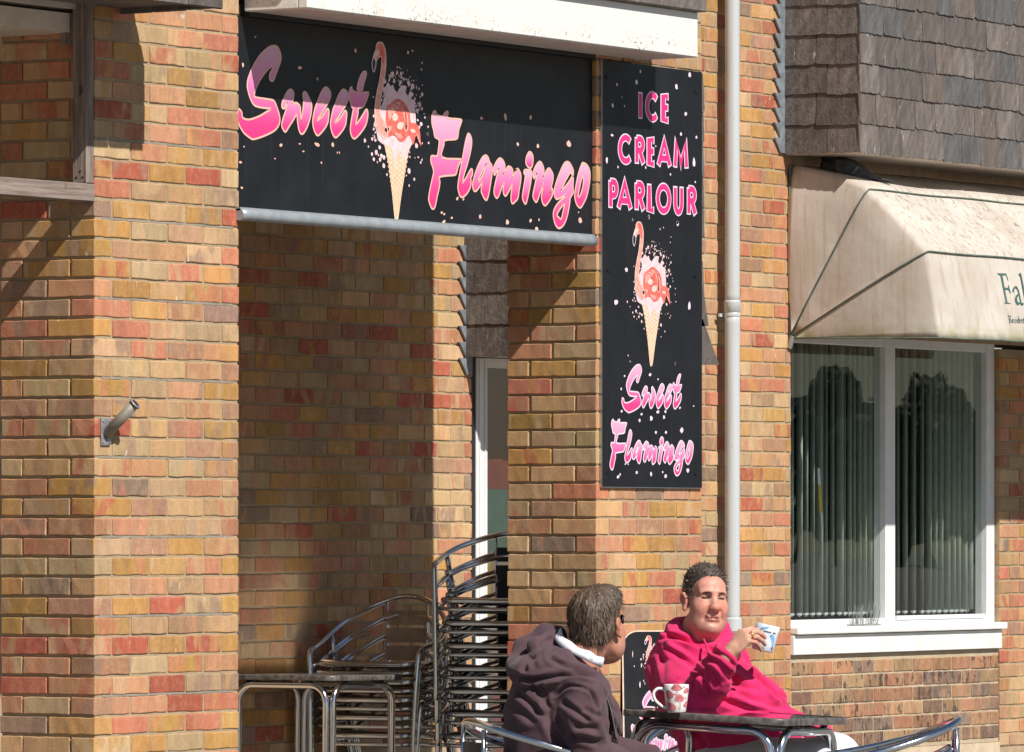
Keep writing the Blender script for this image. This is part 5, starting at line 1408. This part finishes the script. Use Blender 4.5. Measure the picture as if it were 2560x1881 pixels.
# right hand round the mug: x axis from wrist to knuckles, back of the hand to the camera
def basis(x, z):
    x = np.array(x, float); x /= np.linalg.norm(x); z = np.array(z, float); z -= x * (z @ x); z /= np.linalg.norm(z); y = np.cross(z, x)
    return np.stack([x, y, z], 1)
def place(R, loc): A = np.eye(4); A[:3, :3] = R; A[:3, 3] = loc; return A
HR = place(basis((.63, 0, .77), (-.6, -.6, .49)), np.array(m2(1815, 1630, -.365)))
hand_into(body, HR, [(44, 26, 16), (52, 26, 16), (60, 26, 16), (68, 28, 16)], .02, [(.012, .026, -.010), (.034, .046, -.030), (.060, .052, -.054), (.086, .046, -.066)])
HL = place(basis((.22, .75, -.55), (.6, .3, .7)), np.array(m2(2046, 1842, -.11)))
hand_into(body, HL, [(20, 25, 15)] * 4, .04)
V, Q = body.surface(); V = smooth_verts(V, Q, 1, .4)
L_ = (V - HT[:3, 3]) @ HT[:3, :3] / HS ** 2
col = head_color(L_, SK)
hm = np.linalg.norm(V - np.array(WRR), axis=1) < .17
col[hm] = np.array((.55, .31, .22))
# make the rest of the body paler
me = np_mesh('person', V, Q, col)
P2_ = link('person', me, M['skin']); P2_.location = (O2.x, O2.y, 0); P2_.rotation_euler = (0, 0, RZ)
tag(P2_, 'seated man in a bright pink hooded top holding up a white and blue mug', 'person')
# hooded top
ho = Vol((-.34, -.50, .48), (.50, .34, 1.14), .0042)
ho.chain([m2(1738, 1672, .05), m2(1768, 1742, .0), m2(1838, 1868, -.08)], [.146, .150, .180], .06)
ho.ball((.115, -.12, .735), (.165, .150, .150), .07)
ho.ball((.13, -.10, .645), (.18, .16, .085), .06)
ho.cap(m2(1706, 1655, .05), m2(1815, 1660, .16), .078, .072, .06)
ho.chain([SHR, ((SHR[0] + ELR[0]) / 2 - .012, (SHR[1] + ELR[1]) / 2, (SHR[2] + ELR[2]) / 2 - .006), ELR], [.092, .083, .070], .03)
ho.chain([ELR, ((ELR[0] + WRR[0]) / 2, (ELR[1] + WRR[1]) / 2, (ELR[2] + WRR[2]) / 2), m2(1808, 1636, -.335)], [.070, .060, .044], .025)
ho.cap(m2(1794, 1658, -.330), m2(1807, 1640, -.350), .049, .044, .008)
ho.chain([SHL, ELL, m2(2038, 1836, -.10)], [.085, .070, .047], .03)
ho.cap(m2(2030, 1836, -.09), m2(2046, 1838, -.11), .046, .046, .006)
# hood lying round the neck
NK = np.array(m2(1748, 1600, .01))
hr = []
for i in range(13):
    a = math.radians(-70 + 320 * i / 12 + 24)
    fr = max(0.0, math.cos(a + math.radians(90) - math.radians(24)))
    hr.append((NK[0] + .082 * math.cos(a), NK[1] + .078 * math.sin(a), NK[2] + .026 - .055 * fr + .022 * math.sin(a)))
ho.chain(hr, .030, .020)
hr2 = [(p[0] + (p[0] - NK[0]) * .26, p[1] + (p[1] - NK[1]) * .30, p[2] - .040) for p in hr]
ho.chain(hr2, .034, .022)
ho.ball((NK[0] - .04, NK[1] + .12, NK[2] - .03), (.10, .07, .055), .04)
ho.cap(m2(1750, 1570, .0), m2(1750, 1700, .0), .060, .045, .012, True)
V, Q = ho.surface(); V = smooth_verts(V, Q, 1, .5)
N_ = normals(V, Q)
amp = .0028 * np.sin(38 * V[:, 2] + 22 * V[:, 0] + 3 * np.sin(19 * V[:, 1])) * np.sin(27 * V[:, 0] - 31 * V[:, 2] + 2 * np.sin(23 * V[:, 2])) + .0016 * np.sin(90 * V[:, 2] - 55 * V[:, 0] + 40 * V[:, 1])
V = V + N_ * amp[:, None]
z2 = lambda zx, zy: ((1200 + zx / 2.367 - 1760) / S2, ZC + (HOR - 1350 - zy / 2.367) / S2)
V = folds(V, Q, [([(1075, 632), (1180, 690), (1330, 795)], .010, .010), ([(1110, 590), (1230, 660), (1345, 760)], .009, .006),
    ([(1305, 690), (1390, 715), (1462, 800)], .010, .009), ([(1350, 655), (1420, 680), (1480, 735)], .008, .009), ([(1330, 740), (1370, 790), (1380, 860)], .009, .008),
    ([(1170, 835), (1250, 795), (1310, 775)], .007, .009), ([(1235, 880), (1255, 820), (1262, 790)], .006, .008), ([(1285, 790), (1310, 830), (1335, 890)], .007, .008), ([(1210, 900), (1215, 860), (1225, 830)], .006, .006),
    ([(1490, 690), (1560, 745), (1660, 840), (1800, 970)], .0055, .011), ([(1540, 670), (1640, 770), (1730, 870), (1850, 985)], .0055, .011), ([(1600, 700), (1690, 790), (1760, 880)], .009, .010),
    ([(1480, 880), (1640, 950), (1810, 985)], .011, .015), ([(1400, 930), (1560, 985), (1700, 1005)], .010, .013), ([(1460, 830), (1600, 905), (1740, 940)], .012, .011), ([(1440, 780), (1540, 850), (1640, 880)], .010, .010),
    ([(1050, 592), (1150, 572), (1300, 625), (1400, 655)], .007, .011), ([(1085, 500), (1110, 560), (1250, 600), (1350, 622)], .008, .007), ([(1062, 640), (1080, 740), (1070, 840)], .010, .005), ([(1010, 700), (1030, 800), (1050, 880)], .012, .006),
    ([(1900, 1120), (1905, 1160), (1895, 1200)], .006, .007), ([(1850, 1110), (1860, 1170)], .006, .006), ([(1250, 1110), (1300, 1160), (1330, 1220)], .010, .008)], z2)
link('hooded_top', np_mesh('hooded_top', V, Q), M['pink_fleece'], P2_)
cord = MB()
cord.tube(arc([m2(1757, 1598, -.105), m2(1763, 1612, -.135), m2(1768, 1630, -.160), m2(1775, 1640, -.17)], 4), .0042, 6)
cord.tube(arc([m2(1797, 1600, -.085), m2(1793, 1612, -.12), m2(1787, 1624, -.15), m2(1784, 1634, -.165)], 4), .0042, 6)
cord.build('drawstring', M['pink_fleece'], P2_, smooth=True)
# trousers
tr = Vol((-.12, -.52, .0), (.62, .16, .70), .007)
tr.chain([PEL, KN1], [.125, .092], .05); tr.chain([(.06, -.18, .535), KN2], [.125, .092], .04)
tr.chain([KN1, (.44, -.12, .12)], [.088, .066], .03); tr.chain([KN2, (.40, -.38, .12)], [.088, .066], .03)
tr.cap(m2(1880, 1862, -.2), m2(1930, 1870, -.26), .012, .008, .02); tr.cap(m2(1995, 1868, -.1), m2(2040, 1872, -.13), .010, .008, .02, True)
V, Q = tr.surface(); link('trousers', np_mesh('trousers', smooth_verts(V, Q, 2), Q), M['white_denim'], P2_)
for kx, ky in ((.44, -.12), (.40, -.38)):
    sh = Vol((kx - .10, ky - .2, 0), (kx + .18, ky + .12, .16), .007)
    sh.cap((kx, ky, .09), (kx, ky, .05), .045, .045, .02); sh.ball((kx + .045, ky - .045, .04), (.12, .05, .042), .03, False, Tm((0, 0, 0)))
    V, Q = sh.surface(); link('shoe', np_mesh('shoe', V, Q), M['white_denim'], P2_)
# ring
rg = MB(); rp = HR[:3, :3] @ np.array((.094, -.0105, -.012)) + HR[:3, 3]; rx = HR[:3, :3] @ np.array((.75, 0, -.66)); u1 = HR[:3, 1]; u2 = np.cross(rx, u1)
rg.tube([tuple(rp + (u1 * math.cos(q) + u2 * math.sin(q)) * .0112) for q in np.linspace(0, 2 * math.pi, 20, endpoint=False)], .0022, 6, closed=True)
rg.build('ring', M['gold'], P2_, smooth=True)
# hair: short, dark, greying
def scalp(T, test, n, seed, lift):
    rr = np.random.RandomState(seed); out = []; no = []
    while len(out) < n:
        d = rr.normal(0, 1, 3); d /= np.linalg.norm(d)
        if d[2] < -.75: continue
        p = np.array((0, .022, .040)) + d * np.array((.0745, .0935, .0835)) * lift
        if not test(p, d): continue
        nn = d / np.array((.0745, .0935, .0835)); nn /= np.linalg.norm(nn); out.append(T[:3, :3] @ p + T[:3, 3]); nn = T[:3, :3] @ nn; no.append(nn / np.linalg.norm(nn))
    return np.array(out), np.array(no)
def short_hair(p, d):
    x, y, z = p
    if y > -.01: return z > -.055 + (.03 if y < .03 else 0)
    line = .056 - .022 * min(1, abs(x) / .06) ** 2 + .008 * math.sin(x * 90)
    if abs(x) > .058: line = -.01 + (0 if y > -.03 else .055 + (-.03 - y) * 2)
    return z > line + .016
cap2 = Vol((-.14, -.18, .98), (.16, .16, 1.26), .004)
cap2.ball((0, .024, .046), (.0765, .0955, .0865), .01, False, HT); cap2.ball((0, .015, .090), (.066, .086, .050), .02, False, HT)
cap2.ball((0, -.085, -.029), (.066, .085, .083), .008, True, HT); cap2.ball((0, -.02, -.13), (.12, .13, .11), .008, True, HT)
for s in (-1, 1): cap2.ball((s * .085, -.01, -.03), (.03, .030, .042), .008, True, HT)
V, Q = cap2.surface(); rr_ = np.random.RandomState(2)
V = V + normals(V, Q) * (rr_.normal(0, .0008, len(V)) + .0016 * np.sin(V[:, 0] * 260 + 5 * np.sin(V[:, 2] * 150)) * np.sin(V[:, 2] * 210 + V[:, 1] * 180))[:, None]
tone = np.array([(.06, .046, .038), (.08, .062, .05), (.045, .034, .028), (.13, .115, .10)])[rr_.choice(4, len(V), p=[.4, .3, .2, .1])]
hb = link('hair', np_mesh('hair', V, Q, tone), M['hair'], P2_)
Rp, Rn = scalp(HT, short_hair, 1500, 3, 1.05)
fl = HT[:3, :3] @ np.array((.35, -.45, .25)); flow = np.tile(fl, (len(Rp), 1)) + np.random.RandomState(5).normal(0, .35, (len(Rp), 3)) + np.where((Rn[:, 2] < .35)[:, None], np.array((0, 0, -.5)), 0)
hair_strands('hair_strands', hb, M['hair'], Rp, Rn, flow, .019, .0019, [(.075, .056, .045), (.11, .085, .07), (.05, .038, .031), (.26, .23, .20), (.09, .07, .058)], 6, lift=.28)['kind'] = 'stuff'

# tufts on the crown, brows and the squinting lid lines
Tp, Tn = scalp(HT, lambda p, d: p[2] > .085 and p[1] > -.085, 420, 11, 1.10)
ft = np.tile(HT[:3, :3] @ np.array((.5, -.5, .5)), (len(Tp), 1)) + np.random.RandomState(9).normal(0, .45, (len(Tp), 3))
hair_strands('hair_tufts', hb, M['hair'], Tp, Tn, ft, .021, .0026, [(.06, .046, .038), (.09, .07, .057), (.045, .034, .028), (.20, .18, .16)], 14, lift=.7)['kind'] = 'stuff'
hm_ = Matrix([list(r_) for r_ in HT])
lidm = mat_plain('dark_lash_line', (.035, .018, .014), .6); browm = mat_plain('brown_eyebrow', (.12, .07, .048), .8)
for s in (-1, 1):
    o = MB().tube([(s * .0185, -.0845, .0000), (s * .026, -.0872, .0018), (s * .034, -.0862, .0022), (s * .042, -.0815, .0010), (s * .047, -.0772, -.0012)], lambda f: .0021 * (1 - .5 * abs(2 * f - 1)), 6).build('lash_line', lidm, P2_, smooth=True); o.matrix_local = hm_
    o = MB().tube([(s * .0145, -.0985, .0190), (s * .024, -.0985, .0235), (s * .036, -.0925, .0240), (s * .048, -.0825, .0200)], lambda f: .0032 * (1 - .55 * f), 6, flat=.6).build('eyebrow', browm, P2_, smooth=True); o.matrix_local = hm_

# the mug he holds
mc = np.array(m2(1897, 1624, -.272))
ax_ = np.array((.23, .0, 1.0)); ax_ /= np.linalg.norm(ax_)
wl = Matrix.Translation((O2.x, O2.y, 0)) @ Euler((0, 0, RZ)).to_matrix().to_4x4()
mw = wl @ Vector(tuple(mc))
MG2, wr2 = mug('mug', 'white mug with blue drawing raised in the hand of the man in pink', .036, .041, .088, M['mug_sky'], (mw.x, mw.y, mw.z), (0, 0, 0), math.pi * .62)
MG2.rotation_euler = (wl.to_3x3() @ Matrix.Rotation(math.atan2(-.23, 1) * -1, 3, 'Y')).to_euler()
d_ = -math.pi / 2
petals('blue_figure_print', MG2, wr2, [[(d_ + x, z) for x, z in pts] for pts in ([(.30, .056), (.55, .060), (.80, .050), (.98, .030), (.92, .018), (.80, .022), (.66, .036), (.45, .048)], [(-.6, .075), (-.2, .080), (.1, .082), (-.1, .076), (-.5, .068)])], M['mug_blue'])
petals('dark_print', MG2, wr2, [[(d_ + x, z) for x, z in pts] for pts in ([(.78, .020), (.92, .020), (.90, .010), (.80, .011)],)], M['ink'])
mb = MB(); rr5 = random.Random(3)
for k in range(15):
    if k in (9, 10): continue
    a = d_ - .28 + k * .072; z = .066 + rr5.uniform(-.0005, .0005)
    mb.add([wr2(a, z - .0024), wr2(a + .05, z - .0024), wr2(a + .05, z + .0024), wr2(a, z + .0024)], [(0, 1, 2, 3)])
mb.build('caption_print', M['ink'], MG2)

# ============ the man in the dark hooded top, seen from behind
D1 = 19.5; O1 = onD(1400, 1330, D1); S1 = FPX / D1
def m1(px, py, w=0.0): return ((px - 1400) / S1, w, (HOR - py) / S1 + ZC)
H1 = Tm(m1(1498, 1566, .03), math.radians(155), math.radians(-10), math.radians(5)); H1S = .90; H1[:3, :3] *= H1S
b1 = Vol((-.26, -.36, .40), (.46, .56, 1.22), .0034)
head_into(b1, H1, .92)
b1.cap(m1(1480, 1600, .0), m1(1420, 1690, -.01), .060, .074, .03)
SR, ER, WR = m1(1452, 1726, -.12), m1(1474, 1884, -.13), (.26, .0, .585)
SL, EL, WL_ = m1(1400, 1715, .20), (.12, .30, .63), (.32, .26, .60)
PE = (-.03, .0, .53)
b1.chain([m1(1420, 1690, -.01), m1(1390, 1780, .0), PE], [.085, .10, .11], .04)
b1.chain([SR, ER, WR], [.040, .032, .027], .02); b1.chain([SL, EL, WL_], [.040, .032, .027], .02)
b1.chain([(-.02, -.09, .53), (.38, -.02, .50)], [.09, .06], .03); b1.chain([(-.02, .10, .53), (.38, .20, .50)], [.09, .06], .03)
hand_into(b1, place(basis((.9, .3, -.1), (.1, -.2, 1)), np.array(WR)), [(18, 25, 15)] * 4, .03)
hand_into(b1, place(basis((.9, -.2, -.1), (.1, .1, 1)), np.array(WL_)), [(18, 25, 15)] * 4, .03)
V, Q = b1.surface(); V = smooth_verts(V, Q, 1, .4); L_ = (V - H1[:3, 3]) @ H1[:3, :3] / H1S ** 2
Q1 = link('person', np_mesh('person', V, Q, head_color(L_, (.46, .215, .15))), M['skin']); Q1.location = (O1.x, O1.y, 0); Q1.rotation_euler = (0, 0, RZ)
tag(Q1, 'seated man with brown greying hair and sunglasses in a dark hooded top, seen from behind', 'person')
h1 = Vol((-.28, -.30, .46), (.36, .40, 1.06), .0042)
h1.chain([m1(1408, 1718, .02), m1(1384, 1790, .0), (-.035, .01, .56)], [.124, .142, .150], .06)
h1.cap(m1(1346, 1726, .06), m1(1342, 1850, .03), .076, .083, .05)
h1.cap(m1(1400, 1700, -.06), m1(1420, 1700, .17), .085, .085, .05)
h1.chain([m1(1470, 1740, .02), m1(1495, 1800, .04), m1(1502, 1850, .05)], [.075, .070, .060], .03)
h1.chain([SR, m1(1462, 1790, -.155), ER], [.082, .074, .064], .02)
h1.chain([ER, (.16, -.08, .61), (.23, -.02, .592)], [.064, .054, .042], .025)
h1.chain([SL, EL, (.29, .27, .61)], [.082, .066, .045], .03)
# hood folded on the back
hoT = Tm(m1(1362, 1662, -.03), 0, 0, math.radians(-12))
h1.ball((0, 0, 0), (.118, .115, .046), .035, False, hoT)
h1.chain([m1(1290, 1668, -.02), m1(1320, 1684, -.10), m1(1390, 1694, -.135), m1(1455, 1692, -.12), m1(1490, 1690, -.06)], [.030, .034, .030, .026, .018], .02)
h1.chain([m1(1288, 1662, .02), m1(1315, 1622, .05), m1(1365, 1592, .06), m1(1398, 1588, .05)], [.030, .034, .034, .028], .03)
h1.chain([m1(1386, 1592, .02), m1(1342, 1614, -.04), m1(1352, 1646, -.085), m1(1418, 1668, -.10), m1(1474, 1684, -.085)], [.020, .026, .026, .022, .018], .016)
h1.cap(m1(1478, 1590, .0), m1(1425, 1680, -.01), .062, .072, .010, True)
h1.chain([m1(1492, 1695, -.07), m1(1520, 1760, -.05), m1(1538, 1850, -.03)], [.012, .012, .010], .010)
V, Q = h1.surface(); V = smooth_verts(V, Q, 1, .5); N_ = normals(V, Q)
amp = .0028 * np.sin(36 * V[:, 2] + 25 * V[:, 0] + 3 * np.sin(17 * V[:, 1])) * np.sin(29 * V[:, 0] - 27 * V[:, 2] + 2 * np.sin(21 * V[:, 2])) + .0015 * np.sin(85 * V[:, 2] - 60 * V[:, 0] + 35 * V[:, 1])
V = V + N_ * amp[:, None]
z1 = lambda zx, zy: ((1200 + zx / 2.367 - 1400) / S1, ZC + (HOR - 1350 - zy / 2.367) / S1)
V = folds(V, Q, [([(172, 795), (300, 822), (450, 800), (600, 782), (692, 806)], .008, .016), ([(300, 680), (268, 730), (262, 785)], .009, .009), ([(372, 610), (310, 670), (325, 760)], .009, .007), ([(440, 640), (415, 690), (520, 750), (640, 780)], .008, .009), ([(430, 575), (380, 610), (345, 650)], .007, .008),
    ([(440, 925), (520, 858), (640, 885), (705, 1005)], .005, .007), ([(432, 930), (405, 1030), (430, 1120), (490, 1210)], .012, .012), ([(300, 850), (350, 900), (395, 985)], .008, .010), ([(215, 895), (290, 960), (375, 1045)], .009, .012), ([(350, 850), (385, 900), (400, 1000)], .008, .009), ([(190, 980), (250, 1010), (330, 1080)], .012, .007),
    ([(480, 945), (560, 1000), (650, 1065)], .009, .010), ([(465, 1040), (500, 1110), (560, 1190)], .010, .010), ([(600, 985), (650, 1010), (712, 1040)], .008, .008), ([(520, 1150), (600, 1160), (700, 1190)], .010, .010), ([(560, 1080), (620, 1100), (700, 1110)], .010, .007), ([(640, 860), (670, 930), (690, 1030)], .006, .007),
    ([(735, 960), (755, 1060), (785, 1180)], .014, .018), ([(715, 850), (755, 960), (800, 1150)], .004, .005)], z1)
link('hooded_top', np_mesh('hooded_top', V, Q), M['mauve_fleece'], Q1)
tr = Vol((-.22, -.24, 0), (.56, .36, .68), .007)
tr.chain([(-.02, -.09, .535), (.40, -.02, .505)], [.115, .08], .04); tr.chain([(-.02, .10, .535), (.40, .20, .505)], [.115, .08], .04)
tr.chain([(.40, -.02, .505), (.40, -.02, .12)], [.078, .066], .03); tr.chain([(.40, .20, .505), (.42, .22, .12)], [.086, .066], .03)
V, Q = tr.surface(); link('trousers', np_mesh('trousers', smooth_verts(V, Q, 2), Q), M['navy'], Q1)
for kx, ky in ((.40, -.02), (.42, .22)):
    sh = Vol((kx - .08, ky - .09, 0), (kx + .2, ky + .09, .16), .007); sh.cap((kx, ky, .09), (kx, ky, .05), .045, .045, .02); sh.ball((kx + .055, ky, .04), (.12, .045, .042), .03)
    V, Q = sh.surface(); link('shoe', np_mesh('shoe', V, Q), M['black'], Q1)
# white shirt collar
cpt = arc([m1(1382, 1584, .045), m1(1386, 1597, -.01), m1(1402, 1616, -.062), m1(1432, 1634, -.098), m1(1462, 1649, -.112), m1(1486, 1660, -.100), m1(1500, 1668, -.07)], 4)
cen = np.array(m1(1452, 1620, -.01)); tl = np.array((.62, -.05, .78)); tl /= np.linalg.norm(tl)
vs, fs = [], []
for i, p in enumerate(cpt):
    p = np.array(p); o_ = p - cen; o_ -= tl * (o_ @ tl); o_ /= np.linalg.norm(o_) + 1e-9
    wv = .029 + .003 * math.sin(i * .9)
    for q_ in (p + o_ * .004, p + tl * wv * .55 - o_ * .001, p + tl * wv - o_ * .009, p + tl * wv - o_ * .011, p + tl * wv * .5 - o_ * .004, p + o_ * .001): vs.append(tuple(q_))
for i in range(len(cpt) - 1):
    for k in range(6): fs.append((6 * i + k, 6 * i + (k + 1) % 6, 6 * i + 6 + (k + 1) % 6, 6 * i + 6 + k))
co_ = MB().add(vs, fs).build('shirt_collar', M['shirt'], Q1, smooth=True)
bt = MB(); bt.tube([m1(1479, 1643, -.100), m1(1479, 1643, -.113)], .0058, 12); bt.build('collar_button', M['china'], Q1)
zp_ = MB(); zp_.tube(arc([m1(1496, 1700, -.085), m1(1524, 1765, -.066), m1(1541, 1848, -.044)], 6), .0032, 6); zp_.build('zip', M['alu_dull'], Q1, smooth=True)
cd = MB(); cd.tube(arc([m1(1470, 1700, -.15), m1(1480, 1735, -.175), m1(1492, 1772, -.185)], 5), .0034, 6); cd.tube([m1(1491, 1768, -.186), m1(1494, 1784, -.187)], .0052, 6); cd.build('drawstring', M['mauve_fleece'], Q1, smooth=True)
# hair: longer, brown with grey at the sides, combed back and down
hv = Vol((-.02, -.14, .92), (.26, .22, 1.22), .004)
hv.ball((0, .034, .052), (.085, .100, .090), .01, False, H1); hv.ball((0, .076, -.012), (.073, .056, .056), .04, False, H1); hv.ball((0, -.04, .088), (.074, .088, .052), .03, False, H1)
hv.ball((0, -.075, -.045), (.088, .085, .075), .012, True, H1); hv.ball((0, -.112, .010), (.070, .045, .060), .012, True, H1); hv.ball((0, .10, -.085), (.10, .08, .030), .010, True, H1)
for s in (-1, 1): hv.ball((s * .092, .004, -.03), (.026, .028, .046), .010, True, H1)
V, Q = hv.surface(); rr_ = np.random.RandomState(4); Nn = normals(V, Q); L_ = (V - H1[:3, 3]) @ H1[:3, :3] / H1S ** 2
ang = np.arctan2(L_[:, 0], L_[:, 1] - .01)
V = V + Nn * (.0035 * np.sin(ang * 13 + L_[:, 2] * 55 + 2 * np.sin(L_[:, 2] * 40)) + .0024 * np.sin(ang * 46 + 3 * np.sin(L_[:, 2] * 70)) + .0014 * np.sin(ang * 103 + L_[:, 2] * 160))[:, None]
gr = np.clip((np.abs(L_[:, 0]) - .045) / .04, 0, 1) * np.clip((.06 - L_[:, 1]) / .08, 0, 1)
strk = .85 + .35 * np.sin(ang * 31 + 2 * np.sin(L_[:, 2] * 60)) * np.sin(ang * 17 + L_[:, 2] * 30) + .25 * np.sin(ang * 83 + L_[:, 2] * 40)
tone = np.array((.092, .060, .042)) * (strk * rr_.uniform(.85, 1.15, len(V)))[:, None] * (1 - gr[:, None]) + np.array((.17, .145, .122)) * gr[:, None]
hb = link('hair', np_mesh('hair', V, Q, tone), M['hair'], Q1)
sel = rr_.choice(len(V), min(len(V), 5200), replace=False); Ls = L_[sel]
dwn = np.stack([Ls[:, 0] * 2.2, (Ls[:, 1] - .0) * 2.0, np.full(len(sel), -.35)], 1); dwn[Ls[:, 2] < .06] = np.array((0, .12, -1.0))
dwn = (dwn / np.linalg.norm(dwn, axis=1)[:, None]) @ H1[:3, :3].T / H1S
okk = Ls[:, 2] > -.035; gs = gr[sel]
hs = hair_strands('hair_strands', hb, M['hair'], V[sel][okk], Nn[sel][okk], dwn[okk], .026, .0009, [(.085, .056, .039), (.125, .084, .058), (.055, .037, .027), (.07, .047, .034), (.20, .15, .11)], 8, lift=.05, seg=3, sag=.05); hs['kind'] = 'stuff'
# sunglasses
gT = Matrix([list(r_) for r_ in H1])
sg = MB()
for s in (-1, 1):
    sg.prism([(-.026, .014), (.024, .016), (.028, .006), (.022, -.018), (-.004, -.024), (-.022, -.016)], lambda p: (s * (.034 + p[0] * .95), -.103 + abs(p[0] + .026) * .22, .004 + p[1]), lambda p: (s * (.034 + p[0] * .95), -.100 + abs(p[0] + .026) * .22, .004 + p[1]))
lens = sg.build('sunglasses', M['lens'], Q1); lens.matrix_local = gT
ar = MB()
for s in (-1, 1): ar.tube([(0, -.100, .013), (s * .045, -.100, .014), (s * .062, -.090, .014), (s * .080, -.03, .010), (s * .084, .012, .006)], .0026, 6)
a_o = ar.build('sunglass_arms', M['lens'], Q1); a_o.matrix_local = gT
